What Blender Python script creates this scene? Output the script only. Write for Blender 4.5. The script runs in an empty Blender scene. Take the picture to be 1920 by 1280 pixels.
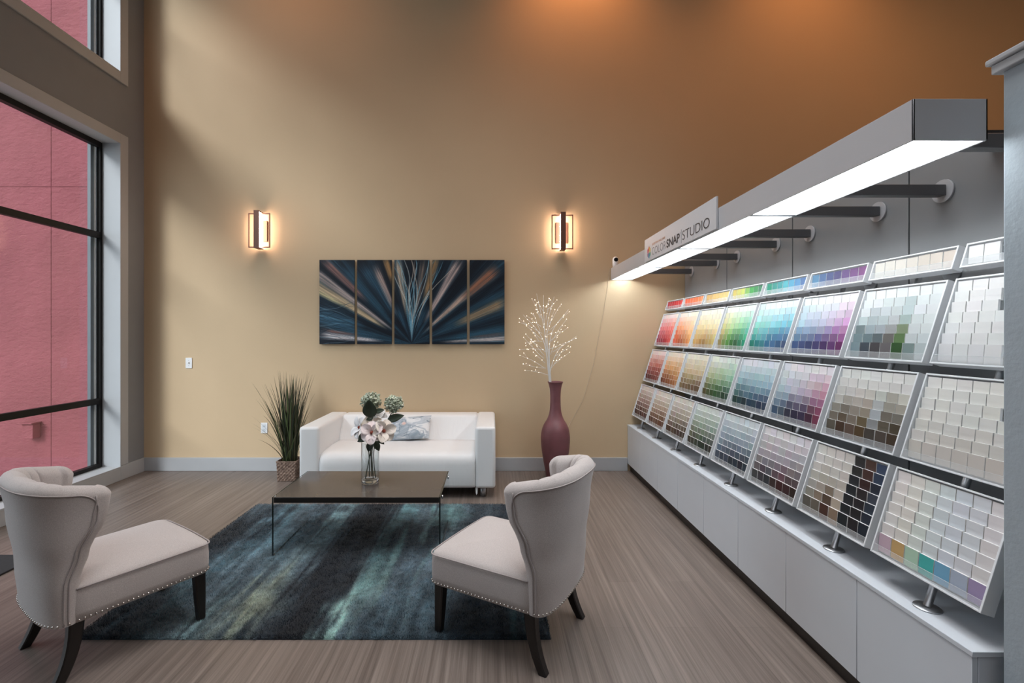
import bpy, bmesh, math, random
import numpy as np
from mathutils import Vector, Matrix
R = math.radians
PI = math.pi
random.seed(7)
RNG = np.random.default_rng(11)
scn = bpy.context.scene
COL = scn.collection

# ------------------------------------------------------------------ camera
F = 876.0                      # focal length in pixels of the 1920 px wide frame
cam_d = bpy.data.cameras.new('camera')
cam = bpy.data.objects.new('camera', cam_d)
COL.objects.link(cam)
cam_d.sensor_fit = 'HORIZONTAL'
cam_d.sensor_width = 36.0
cam_d.lens = 36.0 * F / 1920.0
cam_d.shift_x = (960 - 922) / 1920.0
cam_d.shift_y = (628 - 640) / 1920.0
cam.location = (0, 0, 1.5)
cam.rotation_euler = (R(90), 0, 0)
cam_d.clip_start = 0.05
scn.camera = cam

# ------------------------------------------------------------------ view, sky, room lights
scn.view_settings.view_transform = 'Standard'
scn.view_settings.look = 'None'
scn.view_settings.exposure = 0.0
scn.view_settings.gamma = 1.0
scn.view_settings.use_curve_mapping = False
scn.cycles.max_bounces = 8
scn.cycles.diffuse_bounces = 5
scn.cycles.transparent_max_bounces = 16
scn.cycles.sample_clamp_indirect = 6.0

world = bpy.data.worlds.new('overcast_sky')
scn.world = world
world.use_nodes = True
bg = world.node_tree.nodes['Background']
bg.inputs['Color'].default_value = (0.80, 0.90, 1.0, 1)
bg.inputs['Strength'].default_value = 2.5

def area_light(name, loc, rot, sx, sy, power, color, portal=False, spread=180):
    d = bpy.data.lights.new(name, 'AREA')
    d.shape = 'RECTANGLE'; d.size = sx; d.size_y = sy
    d.energy = power; d.color = color; d.spread = R(spread)
    if portal:
        d.cycles.is_portal = True
    o = bpy.data.objects.new(name, d); COL.objects.link(o)
    o.location = loc; o.rotation_euler = rot
    return o

# portals help the sky light find the two big openings of the left wall
area_light('sky_portal_low', (-4.12, 2.89, 1.81), (0, R(-90), 0), 3.4, 3.9, 1, (1, 1, 1), True)
area_light('sky_portal_high', (-4.12, 2.89, 5.08), (0, R(-90), 0), 1.75, 3.9, 1, (1, 1, 1), True)
# veiled sun behind thin cloud: a wide, soft disc
sd = bpy.data.lights.new('hazy_sun', 'SUN'); sd.energy = 2.5; sd.angle = R(17); sd.color = (0.97, 0.98, 1.0)
so_ = bpy.data.objects.new('hazy_sun', sd); COL.objects.link(so_); so_.location = (-8, -6, 8)
so_.rotation_euler = Vector((0.47, 0.74, -0.48)).to_track_quat('-Z', 'Y').to_euler()
# unseen lights above the frame: two added fills and a warm aisle light
area_light('fill_light_shop', (0.2, -1.4, 5.9), (0, 0, 0), 3.0, 3.0, 50, (0.92, 0.97, 1.0))  # unseen fill added behind the lens to lift the whole room
area_light('fill_light_lounge', (-0.3, 2.2, 6.0), (0, 0, 0), 2.6, 3.2, 72, (0.98, 0.985, 1.0), False, 96)  # unseen fill added over the seats, spread narrowed to spare the upper wall
area_light('ceiling_light_aisle', (4.6, 2.0, 5.9), (0, 0, 0), 1.2, 3.0, 40, (1.0, 0.55, 0.28))
def spot_light(name, loc, target, power, color, size, blend=0.8, radius=0.06):
    d = bpy.data.lights.new(name, 'SPOT')
    d.energy = power; d.color = color; d.spot_size = R(size); d.spot_blend = blend
    d.shadow_soft_size = radius
    o = bpy.data.objects.new(name, d); COL.objects.link(o)
    o.location = loc
    o.rotation_euler = (Vector(target) - Vector(loc)).to_track_quat('-Z', 'Y').to_euler()
    return o
WARM = (1.0, 0.40, 0.14)
spot_light('downlight_wall', (0.95, 4.55, 6.1), (0.95, 5.17, 4.6), 80, WARM, 110, 1.0)
spot_light('downlight_left', (-2.2, 4.0, 6.1), (-2.2, 5.17, 3.4), 34, WARM, 120, 1.0)
spot_light('downlight_right', (3.4, 4.2, 6.1), (3.4, 5.17, 3.4), 62, WARM, 120, 1.0)

# ------------------------------------------------------------------ colour and material helpers
def lin(c):
    c = c / 255.0
    return c / 12.92 if c <= 0.04045 else ((c + 0.055) / 1.055) ** 2.4
def rgb(r, g, b):
    return (lin(r), lin(g), lin(b), 1.0)
def np_lin(a):
    a = np.asarray(a, float) / 255.0
    return np.where(a <= 0.04045, a / 12.92, ((a + 0.055) / 1.055) ** 2.4)

def new_mat(name):
    m = bpy.data.materials.new(name); m.use_nodes = True
    nt = m.node_tree
    return m, nt, nt.nodes['Principled BSDF']

def mat(name, color, rough=0.6, metal=0.0, spec=0.5, var=0.06, vscale=6.0, bump=0.0, bscale=200.0,
        stretch=(1, 1, 1), coat=0.0, sheen=0.0, bdist=0.002):
    """Plain surface with slight procedural colour variation and an optional fine bump."""
    m, nt, b = new_mat(name)
    N, L = nt.nodes, nt.links
    tc = N.new('ShaderNodeTexCoord'); mp = N.new('ShaderNodeMapping')
    mp.inputs['Scale'].default_value = stretch
    L.new(tc.outputs['Object'], mp.inputs['Vector'])
    nz = N.new('ShaderNodeTexNoise'); nz.inputs['Scale'].default_value = vscale
    nz.inputs['Detail'].default_value = 4
    L.new(mp.outputs[0], nz.inputs['Vector'])
    rp = N.new('ShaderNodeValToRGB')
    rp.color_ramp.elements[0].position = 0.3; rp.color_ramp.elements[1].position = 0.7
    rp.color_ramp.elements[0].color = tuple(c * (1 - var) for c in color[:3]) + (1,)
    rp.color_ramp.elements[1].color = tuple(min(1, c * (1 + var)) for c in color[:3]) + (1,)
    L.new(nz.outputs['Fac'], rp.inputs['Fac'])
    L.new(rp.outputs['Color'], b.inputs['Base Color'])
    b.inputs['Roughness'].default_value = rough
    b.inputs['Metallic'].default_value = metal
    b.inputs['Specular IOR Level'].default_value = spec
    b.inputs['Coat Weight'].default_value = coat
    b.inputs['Coat Roughness'].default_value = 0.05
    b.inputs['Sheen Weight'].default_value = sheen
    if bump:
        bz = N.new('ShaderNodeTexNoise'); bz.inputs['Scale'].default_value = bscale
        bz.inputs['Detail'].default_value = 3
        L.new(mp.outputs[0], bz.inputs['Vector'])
        bp = N.new('ShaderNodeBump'); bp.inputs['Strength'].default_value = bump
        bp.inputs['Distance'].default_value = bdist
        L.new(bz.outputs['Fac'], bp.inputs['Height'])
        L.new(bp.outputs['Normal'], b.inputs['Normal'])
    return m

def attr_mat(name, rough=0.6, spec=0.4, sheen=0.0):
    m, nt, b = new_mat(name)
    a = nt.nodes.new('ShaderNodeAttribute'); a.attribute_name = 'paint'
    nt.links.new(a.outputs['Color'], b.inputs['Base Color'])
    b.inputs['Roughness'].default_value = rough
    b.inputs['Specular IOR Level'].default_value = spec
    b.inputs['Sheen Weight'].default_value = sheen
    return m

def emit_mat(name, color, strength):
    m = bpy.data.materials.new(name); m.use_nodes = True
    nt = m.node_tree; nt.nodes.clear()
    e = nt.nodes.new('ShaderNodeEmission'); o = nt.nodes.new('ShaderNodeOutputMaterial')
    e.inputs['Color'].default_value = color; e.inputs['Strength'].default_value = strength
    nt.links.new(e.outputs[0], o.inputs['Surface'])
    return m

def clear_mat(name, tint=(1, 1, 1, 1), gloss=1.0, haze=0.0, ior=1.45, rough=0.0):
    """Thin clear sheet: transparent with a Fresnel reflection and an optional milky share."""
    m = bpy.data.materials.new(name); m.use_nodes = True
    nt = m.node_tree; nt.nodes.clear(); N, L = nt.nodes, nt.links
    out = N.new('ShaderNodeOutputMaterial')
    tr = N.new('ShaderNodeBsdfTransparent'); tr.inputs['Color'].default_value = tint
    gl = N.new('ShaderNodeBsdfGlossy'); gl.inputs['Roughness'].default_value = rough
    lw = N.new('ShaderNodeLayerWeight'); lw.inputs['Blend'].default_value = 0.5
    pw5 = N.new('ShaderNodeMath'); pw5.operation = 'POWER'; pw5.inputs[1].default_value = 5.0
    L.new(lw.outputs['Facing'], pw5.inputs[0])
    f0 = ((ior - 1) / (ior + 1)) ** 2 * 1.8
    ma = N.new('ShaderNodeMath'); ma.operation = 'MULTIPLY_ADD'; ma.inputs[1].default_value = 1 - f0; ma.inputs[2].default_value = f0
    L.new(pw5.outputs[0], ma.inputs[0])
    ml = N.new('ShaderNodeMath'); ml.operation = 'MULTIPLY'; ml.inputs[1].default_value = gloss; ml.use_clamp = True
    L.new(ma.outputs[0], ml.inputs[0])
    mx = N.new('ShaderNodeMixShader')
    L.new(ml.outputs[0], mx.inputs['Fac'])
    L.new(tr.outputs[0], mx.inputs[1]); L.new(gl.outputs[0], mx.inputs[2])
    last = mx
    if haze:
        df = N.new('ShaderNodeBsdfDiffuse'); df.inputs['Color'].default_value = (0.8, 0.82, 0.84, 1)
        m2 = N.new('ShaderNodeMixShader'); m2.inputs['Fac'].default_value = haze
        L.new(mx.outputs[0], m2.inputs[1]); L.new(df.outputs[0], m2.inputs[2]); last = m2
    L.new(last.outputs[0], out.inputs['Surface'])
    return m

# ------------------------------------------------------------------ mesh helpers
class MB:
    """Collects vertices and faces; link() makes ONE mesh object of them."""
    def __init__(s):
        s.v = []; s.f = []; s.mi = []; s.sm = []
    def add(s, vs, fs, mi=0, smooth=False):
        o = len(s.v)
        s.v.extend([tuple(p) for p in vs])
        for f in fs:
            s.f.append(tuple(o + i for i in f)); s.mi.append(mi); s.sm.append(smooth)
        return s
    def box(s, x0, x1, y0, y1, z0, z1, mi=0, bev=0.0, seg=2):
        if x1 < x0: x0, x1 = x1, x0
        if y1 < y0: y0, y1 = y1, y0
        if z1 < z0: z0, z1 = z1, z0
        vs = [(x0, y0, z0), (x1, y0, z0), (x1, y1, z0), (x0, y1, z0), (x0, y0, z1), (x1, y0, z1), (x1, y1, z1), (x0, y1, z1)]
        fs = [(0, 3, 2, 1), (4, 5, 6, 7), (0, 1, 5, 4), (1, 2, 6, 5), (2, 3, 7, 6), (3, 0, 4, 7)]
        if not bev:
            return s.add(vs, fs, mi)
        bm = bmesh.new()
        bv = [bm.verts.new(p) for p in vs]
        for f in fs: bm.faces.new([bv[i] for i in f])
        bmesh.ops.bevel(bm, geom=bm.edges[:], offset=bev, segments=seg, profile=0.5, affect='EDGES', clamp_overlap=True)
        return s.bm(bm, mi, True, [Vector(d) for d in ((1, 0, 0), (0, 1, 0), (0, 0, 1))])
    def bm(s, bm, mi=0, smooth=False, flat=()):
        bm.verts.index_update(); bm.normal_update()
        o = len(s.v); s.v.extend([v.co[:] for v in bm.verts])
        for f in bm.faces:
            s.f.append(tuple(o + v.index for v in f.verts)); s.mi.append(mi)
            s.sm.append(smooth and not any(abs(f.normal.dot(d)) > 0.9995 for d in flat))
        bm.free(); return s
    def grid(s, P, closed_u=False, closed_v=False, mi=0, smooth=True):
        """P[i][j] points."""
        P = np.asarray(P, float); nu, nv = P.shape[:2]
        fs = []
        for i in range(nu if closed_u else nu - 1):
            for j in range(nv if closed_v else nv - 1):
                a = i * nv + j; b = ((i + 1) % nu) * nv + j
                c = ((i + 1) % nu) * nv + (j + 1) % nv; d = i * nv + (j + 1) % nv
                fs.append((a, b, c, d))
        return s.add(P.reshape(-1, 3).tolist(), fs, mi, smooth)
    def tube(s, pts, rad, n=8, mi=0, cap=True, smooth=True):
        pts = [Vector(p) for p in pts]
        rads = rad if isinstance(rad, (list, tuple)) else [rad] * len(pts)
        rings = []; nrm = None
        for i, p in enumerate(pts):
            t = (pts[min(i + 1, len(pts) - 1)] - pts[max(i - 1, 0)]).normalized()
            if nrm is None:
                a = Vector((0, 0, 1)) if abs(t.z) < 0.9 else Vector((1, 0, 0))
                nrm = (a - t * a.dot(t)).normalized()
            else:
                nrm = (nrm - t * nrm.dot(t))
                nrm = nrm.normalized() if nrm.length > 1e-6 else t.orthogonal().normalized()
            bn = t.cross(nrm)
            rings.append([p + (nrm * math.cos(2 * PI * k / n) + bn * math.sin(2 * PI * k / n)) * rads[i] for k in range(n)])
        o = [tuple(q) for r in rings for q in r]
        fs = []
        for i in range(len(pts) - 1):
            for k in range(n):
                fs.append((i * n + k, i * n + (k + 1) % n, (i + 1) * n + (k + 1) % n, (i + 1) * n + k))
        s.add(o, fs, mi, smooth)
        if cap:
            s.add(o[:n], [tuple(reversed(range(n)))], mi); s.add(o[-n:], [tuple(range(n))], mi)
        return s
    def cyl(s, a, b, r, n=20, mi=0, r2=None):
        return s.tube([a, b], [r, r if r2 is None else r2], n, mi)
    def lathe(s, prof, c=(0, 0, 0), n=40, mi=0):
        P = [[(c[0] + r * math.cos(2 * PI * k / n), c[1] + r * math.sin(2 * PI * k / n), c[2] + z) for k in range(n)] for r, z in prof]
        return s.grid(P, False, True, mi)
    def sphere(s, c, r, n=8, mi=0, sz=1.0):
        P = []
        for i in range(n + 1):
            a = -PI / 2 + PI * i / n
            P.append([(c[0] + max(1e-4, r * math.cos(a)) * math.cos(2 * PI * k / (2 * n)), c[1] + max(1e-4, r * math.cos(a)) * math.sin(2 * PI * k / (2 * n)),
                       c[2] + r * sz * math.sin(a)) for k in range(2 * n)])
        return s.grid(P, False, True, mi)
    def xf(s, M):
        s.v = [tuple(M @ Vector(p)) for p in s.v]; return s

ROOTM = {}
def link(name, mb, mats, parent=None, local=False, fix=True):
    """One mesh object. World coordinates are turned into the parent thing's own frame unless local."""
    me = bpy.data.meshes.new(name)
    vs = mb.v
    if parent is not None and not local:
        Mi = ROOTM.get(parent, Matrix()).inverted()
        vs = [tuple(Mi @ Vector(p)) for p in vs]
    me.from_pydata(vs, [], mb.f)
    if not isinstance(mats, (list, tuple)): mats = [mats]
    for m in mats: me.materials.append(m)
    me.polygons.foreach_set('material_index', mb.mi)
    me.polygons.foreach_set('use_smooth', mb.sm)
    me.update()
    if fix:
        bm = bmesh.new(); bm.from_mesh(me)
        bmesh.ops.remove_doubles(bm, verts=bm.verts, dist=1e-6)
        bmesh.ops.recalc_face_normals(bm, faces=bm.faces)
        bm.to_mesh(me); bm.free()
    o = bpy.data.objects.new(name, me); COL.objects.link(o)
    if parent is not None:
        o.parent = parent; ROOTM[o] = ROOTM.get(parent, Matrix())
    return o

def smooth_sharp(o, ang=40):
    me = o.data
    bm = bmesh.new(); bm.from_mesh(me)
    for e in bm.edges:
        if len(e.link_faces) == 2 and e.calc_face_angle(0) > R(ang): e.smooth = False
    bm.to_mesh(me); bm.free(); return o

def thing(name, label, cat, loc=(0, 0, 0), rotz=0.0, group=None):
    o = bpy.data.objects.new(name, None); COL.objects.link(o)
    o.empty_display_size = 0.1
    o.location = loc; o.rotation_euler = (0, 0, rotz)
    ROOTM[o] = Matrix.Translation(loc) @ Matrix.Rotation(rotz, 4, 'Z')
    return tag(o, label, cat, group)
def tag(o, label, cat, group=None):
    o['label'] = label; o['category'] = cat
    if group: o['group'] = group
    return o
def struct(name, mb, mats, parent=None):
    o = link(name, mb, mats, parent)
    if parent is None: o['kind'] = 'structure'
    return o
def copy_tree(o, parent=None):
    c = o.copy(); COL.objects.link(c)
    if parent is not None: c.parent = parent
    for ch in list(o.children): copy_tree(ch, c)
    return c

def paint_attr(o, cols, domain='POINT'):
    """Store the object's own colours (linear rgb) as the attribute 'paint'."""
    a = o.data.color_attributes.new('paint', 'FLOAT_COLOR', domain)
    c = np.ones((len(cols), 4), np.float32); c[:, :3] = cols
    a.data.foreach_set('color', c.ravel())

def vnoise(x, y, seed=0):
    """Smooth value noise on numpy arrays, 0..1."""
    x = np.asarray(x, float); y = np.asarray(y, float)
    xi = np.floor(x).astype(int); yi = np.floor(y).astype(int)
    fx = x - xi; fy = y - yi
    fx = fx * fx * (3 - 2 * fx); fy = fy * fy * (3 - 2 * fy)
    def h(i, j):
        n = (i * 374761393 + j * 668265263 + seed * 974634121) & 0x7fffffff
        n = ((n ^ (n >> 13)) * 1274126177) & 0x7fffffff
        n = n ^ (n >> 16)
        return (n & 0xffff) / 65535.0
    return (h(xi, yi) * (1 - fx) + h(xi + 1, yi) * fx) * (1 - fy) + (h(xi, yi + 1) * (1 - fx) + h(xi + 1, yi + 1) * fx) * fy

def px(u, v, Y):
    """World point of a photo pixel at distance Y from the lens (used for measuring sizes)."""
    return Vector(((u - 922) * Y / F, Y, 1.5 - (v - 628) * Y / F))

# ------------------------------------------------------------------ shared materials
M = {}
M['wall_gold'] = mat('gold_wall_paint', (0.60, 0.45, 0.285, 1), 0.75, var=0.015, vscale=2, bump=0.25, bscale=90, bdist=0.002)
M['wall_grey'] = mat('grey_wall_paint', (0.24, 0.25, 0.265, 1), 0.75, var=0.02, bump=0.25, bscale=90)
M['trim'] = mat('grey_white_trim_paint', (0.43, 0.44, 0.455, 1), 0.45, var=0.015)
M['reveal'] = mat('pale_reveal_paint', (0.44, 0.455, 0.47, 1), 0.45, var=0.015)
M['ceiling'] = mat('ceiling_paint', (0.50, 0.46, 0.42, 1), 0.8)
M['black_metal'] = mat('black_window_metal', (0.010, 0.009, 0.009, 1), 0.5, spec=0.25)
M['alu'] = mat('aluminium_bead', (0.86, 0.88, 0.90, 1), 0.4)
M['slate'] = mat('slate_gasket', (0.10, 0.12, 0.135, 1), 0.5)
M['window_glass'] = clear_mat('window_glass', (0.90, 0.93, 0.93, 1), 1.0)
M['white_gloss'] = mat('white_powder_coat', (0.80, 0.82, 0.84, 1), 0.35, var=0.01)
M['white_lam'] = mat('white_laminate', (0.68, 0.715, 0.765, 1), 0.42, var=0.012)
M['kick'] = mat('black_kick', (0.018, 0.016, 0.016, 1), 0.35)
M['panel'] = mat('grey_panel_laminate', (0.27, 0.278, 0.285, 1), 0.5, var=0.02)
M['dark_panel'] = mat('dark_channel', (0.03, 0.03, 0.032, 1), 0.5)
M['silver'] = mat('silver_paint', (0.45, 0.46, 0.48, 1), 0.35, metal=0.6, var=0.02)
M['steel'] = mat('brushed_steel', (0.55, 0.56, 0.58, 1), 0.28, metal=0.9, var=0.03)
M['chrome'] = mat('chrome', (0.8, 0.8, 0.82, 1), 0.12, metal=1.0, var=0.01)
M['bluegrey'] = mat('blue_grey_wall_paint', (0.38, 0.435, 0.475, 1), 0.6, var=0.03, vscale=14, bump=0.35, bscale=70, bdist=0.003)
M['white_plastic'] = mat('white_plastic', (0.78, 0.79, 0.80, 1), 0.35, var=0.01)
M['black_plastic'] = mat('black_plastic', (0.01, 0.01, 0.011, 1), 0.2)

# ================================================================== THE SETTING
YW = 5.173          # back wall
XL = -3.851         # left wall
def floor_mat():
    m, nt, b = new_mat('strand_grain_vinyl_floor')
    N, L = nt.nodes, nt.links
    tc = N.new('ShaderNodeTexCoord')
    def noise(sx, sy, scale, det=5):
        mp = N.new('ShaderNodeMapping'); mp.inputs['Scale'].default_value = (sx, sy, 1)
        L.new(tc.outputs['Object'], mp.inputs['Vector'])
        n = N.new('ShaderNodeTexNoise'); n.inputs['Scale'].default_value = scale; n.inputs['Detail'].default_value = det
        n.inputs['Roughness'].default_value = 0.65
        L.new(mp.outputs[0], n.inputs['Vector']); return n
    n1 = noise(26, 0.5, 1.6); n2 = noise(120, 1.2, 1.4)
    # planks running away from the lens: one tone per plank
    mp = N.new('ShaderNodeMapping'); mp.inputs['Rotation'].default_value = (0, 0, R(90))
    L.new(tc.outputs['Object'], mp.inputs['Vector'])
    br = N.new('ShaderNodeTexBrick'); br.inputs['Scale'].default_value = 1.0
    br.inputs['Brick Width'].default_value = 1.2; br.inputs['Row Height'].default_value = 0.178
    br.inputs['Mortar Size'].default_value = 0.0012; br.inputs['Bias'].default_value = 0.0
    br.offset = 0.37
    br.inputs['Color1'].default_value = (0.44, 0.44, 0.44, 1); br.inputs['Color2'].default_value = (0.56, 0.56, 0.56, 1)
    br.inputs['Mortar'].default_value = (0.32, 0.32, 0.32, 1)
    L.new(mp.outputs[0], br.inputs['Vector'])
    a1 = N.new('ShaderNodeMath'); a1.operation = 'MULTIPLY_ADD'; a1.inputs[1].default_value = 0.62
    L.new(n1.outputs['Fac'], a1.inputs[0])
    a2 = N.new('ShaderNodeMath'); a2.operation = 'MULTIPLY_ADD'; a2.inputs[1].default_value = 0.38; a2.inputs[2].default_value = 0.0
    L.new(n2.outputs['Fac'], a2.inputs[0]); L.new(a2.outputs[0], a1.inputs[2])
    a3 = N.new('ShaderNodeMath'); a3.operation = 'MULTIPLY_ADD'; a3.inputs[1].default_value = 0.45
    L.new(br.outputs['Color'], a3.inputs[0]); 
    a4 = N.new('ShaderNodeMath'); a4.operation = 'ADD'; a4.inputs[1].default_value = -0.225
    L.new(a1.outputs[0], a4.inputs[0]); L.new(a4.outputs[0], a3.inputs[2])
    rp = N.new('ShaderNodeValToRGB'); e = rp.color_ramp.elements
    e[0].position = 0.31; e[0].color = (0.086, 0.066, 0.057, 1)
    e[1].position = 0.69; e[1].color = (0.265, 0.22, 0.192, 1)
    x = e.new(0.5); x.color = (0.172, 0.139, 0.120, 1)
    L.new(a3.outputs[0], rp.inputs['Fac'])
    L.new(rp.outputs['Color'], b.inputs['Base Color'])
    b.inputs['Roughness'].default_value = 0.38; b.inputs['Specular IOR Level'].default_value = 0.35
    bp = N.new('ShaderNodeBump'); bp.inputs['Strength'].default_value = 0.12; bp.inputs['Distance'].default_value = 0.001
    L.new(a1.outputs[0], bp.inputs['Height']); L.new(bp.outputs['Normal'], b.inputs['Normal'])
    return m
struct('floor', MB().box(-4.1, 7.2, -5.2, 5.4, -0.12, 0.0), floor_mat())
struct('ceiling', MB().box(-4.1, 7.2, -5.2, 5.4, 6.25, 6.4), M['ceiling'])
struct('wall_back', MB().box(-4.1, 7.2, YW, YW + 0.22, 0, 6.25), M['wall_gold'])
struct('wall_rear', MB().box(-4.1, 7.2, -5.2, -5.0, 0, 6.25), M['wall_grey'])
struct('wall_far_right', MB().box(7.0, 7.2, -5.0, YW, 0, 6.25), M['wall_gold'])
# left wall with two bays of tall windows, one above the other
ZL0, ZL1, ZU0, ZU1 = 0.139, 3.483, 4.216, 5.95
BAYS = [(0.95, 4.826)]
wl = MB()
XO = -4.12
wl.box(XO, XL, 4.826, YW, 0, 6.25)
wl.box(XO, XL, -5.0, 0.95, 0, 6.25)
for y0, y1 in BAYS:
    wl.box(XO, XL, y0, y1, 0, ZL0); wl.box(XO, XL, y0, y1, ZL1, ZU0); wl.box(XO, XL, y0, y1, ZU1, 6.25)
struct('wall_left', wl, M['wall_grey'])
nwin = 0
def window(y0, y1, z0, z1, bars, sillboard):
    """Recessed black metal window: outer frame, mullions, horizontal bars, a pane per light, pale jamb lining."""
    global nwin
    nwin += 1
    w = bpy.data.objects.new('window_%d' % nwin, None); COL.objects.link(w); w['kind'] = 'structure'
    w.location = (XL - 0.18, (y0 + y1) / 2, z0); ROOTM[w] = Matrix.Translation(w.location)
    xg = XL - 0.18; t = 0.030
    fr = MB()
    fr.box(xg - 0.030, xg + 0.012, y1 - t, y1 - 0.004, z0, z1); fr.box(xg - 0.030, xg + 0.012, y0 + 0.004, y0 + t, z0, z1)
    fr.box(xg - 0.035, xg + 0.02, y0 + t, y1 - t, z1 - 0.055, z1 - 0.004); fr.box(xg - 0.035, xg + 0.02, y0 + t, y1 - t, z0 + 0.004, z0 + 0.04)
    link('window_frame', fr, M['black_metal'], w)
    ym = (y0 + y1) / 2
    link('mullion', MB().box(xg - 0.03, xg + 0.012, ym - 0.03, ym + 0.03, z0 + 0.04, z1 - 0.055), M['black_metal'], w)
    for z in bars:
        for a, b in ((y0 + t, ym - 0.03), (ym + 0.03, y1 - t)):
            link('window_bar', MB().box(xg - 0.03, xg + 0.012, a, b, z - 0.03, z + 0.03), M['black_metal'], w)
    zs = [z0 + 0.04] + [q for z in bars for q in (z - 0.03, z + 0.03)] + [z1 - 0.055]
    for k in range(0, len(zs), 2):
        for a, b in ((y0 + t, ym - 0.03), (ym + 0.03, y1 - t)):
            link('window_pane', MB().add([(xg - 0.012, a, zs[k]), (xg - 0.012, b, zs[k]), (xg - 0.012, b, zs[k + 1]), (xg - 0.012, a, zs[k + 1])], [(0, 1, 2, 3)]),
                 M['window_glass'], w)
    bead = MB()
    bead.box(xg - 0.062, xg - 0.032, y1 - 0.052, y1 - 0.031, z0, z1)
    link('glazing_bead', bead, M['alu'], w)
    gk = MB().box(xg - 0.066, xg - 0.034, y1 - 0.092, y1 - 0.053, z0, z1)
    link('gasket', gk, M['slate'], w)
    rv = MB()
    rv.box(xg - 0.03, XL + 0.018, y1 - 0.004, y1 + 0.006, z0, z1); rv.box(xg - 0.03, XL + 0.018, y0 - 0.006, y0 + 0.004, z0, z1)
    rv.box(xg - 0.03, XL + 0.018, y0, y1, z1 - 0.004, z1 + 0.006); rv.box(xg - 0.03, XL + 0.022, y0, y1, z0 - 0.012, z0 + 0.004)
    link('jamb_lining', rv, M['reveal'], w)
    return w
ntrim = 0
def trim(mb, m=None):
    global ntrim
    ntrim += 1
    return struct('trim_%d' % ntrim, mb, m or M['trim'])
for y0, y1 in BAYS:
    window(y0, y1, ZL0, ZL1, (0.822, 2.526), True)
    window(y0, y1, ZU0, ZU1, (5.2,), False)
    c = 0.10; a, b = XL + 0.001, XL + 0.02
    tb = MB().box(a, b, y1, y1 + c, 0.15, ZL1 + c, bev=0.003).box(a, b, y0 - c, y0, 0.15, ZL1 + c, bev=0.003)
    tb.box(a, b, y0, y1, ZL1, ZL1 + c, bev=0.003); trim(tb)
    tb = MB().box(a, b, y1, y1 + c, ZU0 - c, ZU1 + c, bev=0.003).box(a, b, y0 - c, y0, ZU0 - c, ZU1 + c, bev=0.003)
    tb.box(a, b, y0, y1, ZU0 - c, ZU0, bev=0.003).box(a, b, y0, y1, ZU1, ZU1 + c, bev=0.003); trim(tb)
bl = MB()
bl.box(XL + 0.001, XL + 0.022, 4.826, YW - 0.022, 0, 0.148, bev=0.003).box(XL + 0.001, XL + 0.022, -5, 0.95, 0, 0.148, bev=0.003)
bl.box(XL + 0.001, XL + 0.022, 0.95, 4.826, 0, 0.126, bev=0.003)
struct('baseboard_left', bl, M['trim'])
struct('baseboard_back', MB().box(XL + 0.001, 1.50, YW - 0.020, YW - 0.001, 0, 0.148, bev=0.004), M['trim'])

# grey partition carrying the colour boards, and its wing at the near end
XP = 2.13
SEAM = [1.461 + 0.924 * k for k in range(5)]
pw = struct('wall_right', MB().box(XP + 0.012, XP + 0.12, -2.0, YW - 0.001, 0, 2.352), M['dark_panel'])
for k in range(-3, 4):
    y0, y1 = 1.461 + 0.924 * k, 1.461 + 0.924 * (k + 1)
    y1 = min(y1, YW - 0.003)
    link('wall_panel', MB().box(XP, XP + 0.010, y0 + 0.006, y1 - 0.006, 0.0, 2.350, bev=0.001, seg=1), M['panel'], pw)
    link('panel_strip', MB().box(XP + 0.006, XP + 0.0115, y0 - 0.0015, y0 + 0.0015, 0.0, 2.350), M['silver'], pw)
trim(MB().box(1.955, XP - 0.001, 1.90, 1.99, 2.281, 2.334), M['dark_panel'])
XE, YE = 1.565, 1.43
struct('wall_end', MB().box(XE, XP + 0.14, -2.0, YE, 0, 2.305, bev=0.004), M['bluegrey'])
cp = MB()
cp.box(XE - 0.018, XP + 0.16, -2.02, YE + 0.018, 2.304, 2.332, bev=0.003)
cp.box(XE - 0.028, XP + 0.17, -2.03, YE + 0.028, 2.333, 2.352, bev=0.005)
trim(cp, M['reveal'])

# ---- outside the windows
def stucco():
    m, nt, b = new_mat('red_stucco')
    N, L = nt.nodes, nt.links
    tc = N.new('ShaderNodeTexCoord')
    n1 = N.new('ShaderNodeTexNoise'); n1.inputs['Scale'].default_value = 1.6; n1.inputs['Detail'].default_value = 6
    L.new(tc.outputs['Object'], n1.inputs['Vector'])
    rp = N.new('ShaderNodeValToRGB'); e = rp.color_ramp.elements
    e[0].position = 0.3; e[0].color = (0.225, 0.052, 0.062, 1); e[1].position = 0.7; e[1].color = (0.285, 0.070, 0.083, 1)
    L.new(n1.outputs['Fac'], rp.inputs['Fac']); L.new(rp.outputs['Color'], b.inputs['Base Color'])
    b.inputs['Roughness'].default_value = 0.85
    mp = N.new('ShaderNodeMapping'); mp.inputs['Scale'].default_value = (1, 1, 1.8)
    L.new(tc.outputs['Object'], mp.inputs['Vector'])
    n2 = N.new('ShaderNodeTexNoise'); n2.inputs['Scale'].default_value = 9; n2.inputs['Detail'].default_value = 8; n2.inputs['Roughness'].default_value = 0.65
    L.new(mp.outputs[0], n2.inputs['Vector'])
    bp = N.new('ShaderNodeBump'); bp.inputs['Strength'].default_value = 0.9; bp.inputs['Distance'].default_value = 0.03
    L.new(n2.outputs['Fac'], bp.inputs['Height']); L.new(bp.outputs['Normal'], b.inputs['Normal'])
    return m
M['stucco'] = stucco()
YR = 5.8
eb = thing('exterior_building', 'red stucco building seen through the tall black framed window', 'building', (-6.5, YR, -0.4))
eb['kind'] = 'structure'
st = MB()
xs = [-13.0, -10.27, -7.87, -5.469, -4.14]; zs = [-0.6, 3.34, 7.0]
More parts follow.
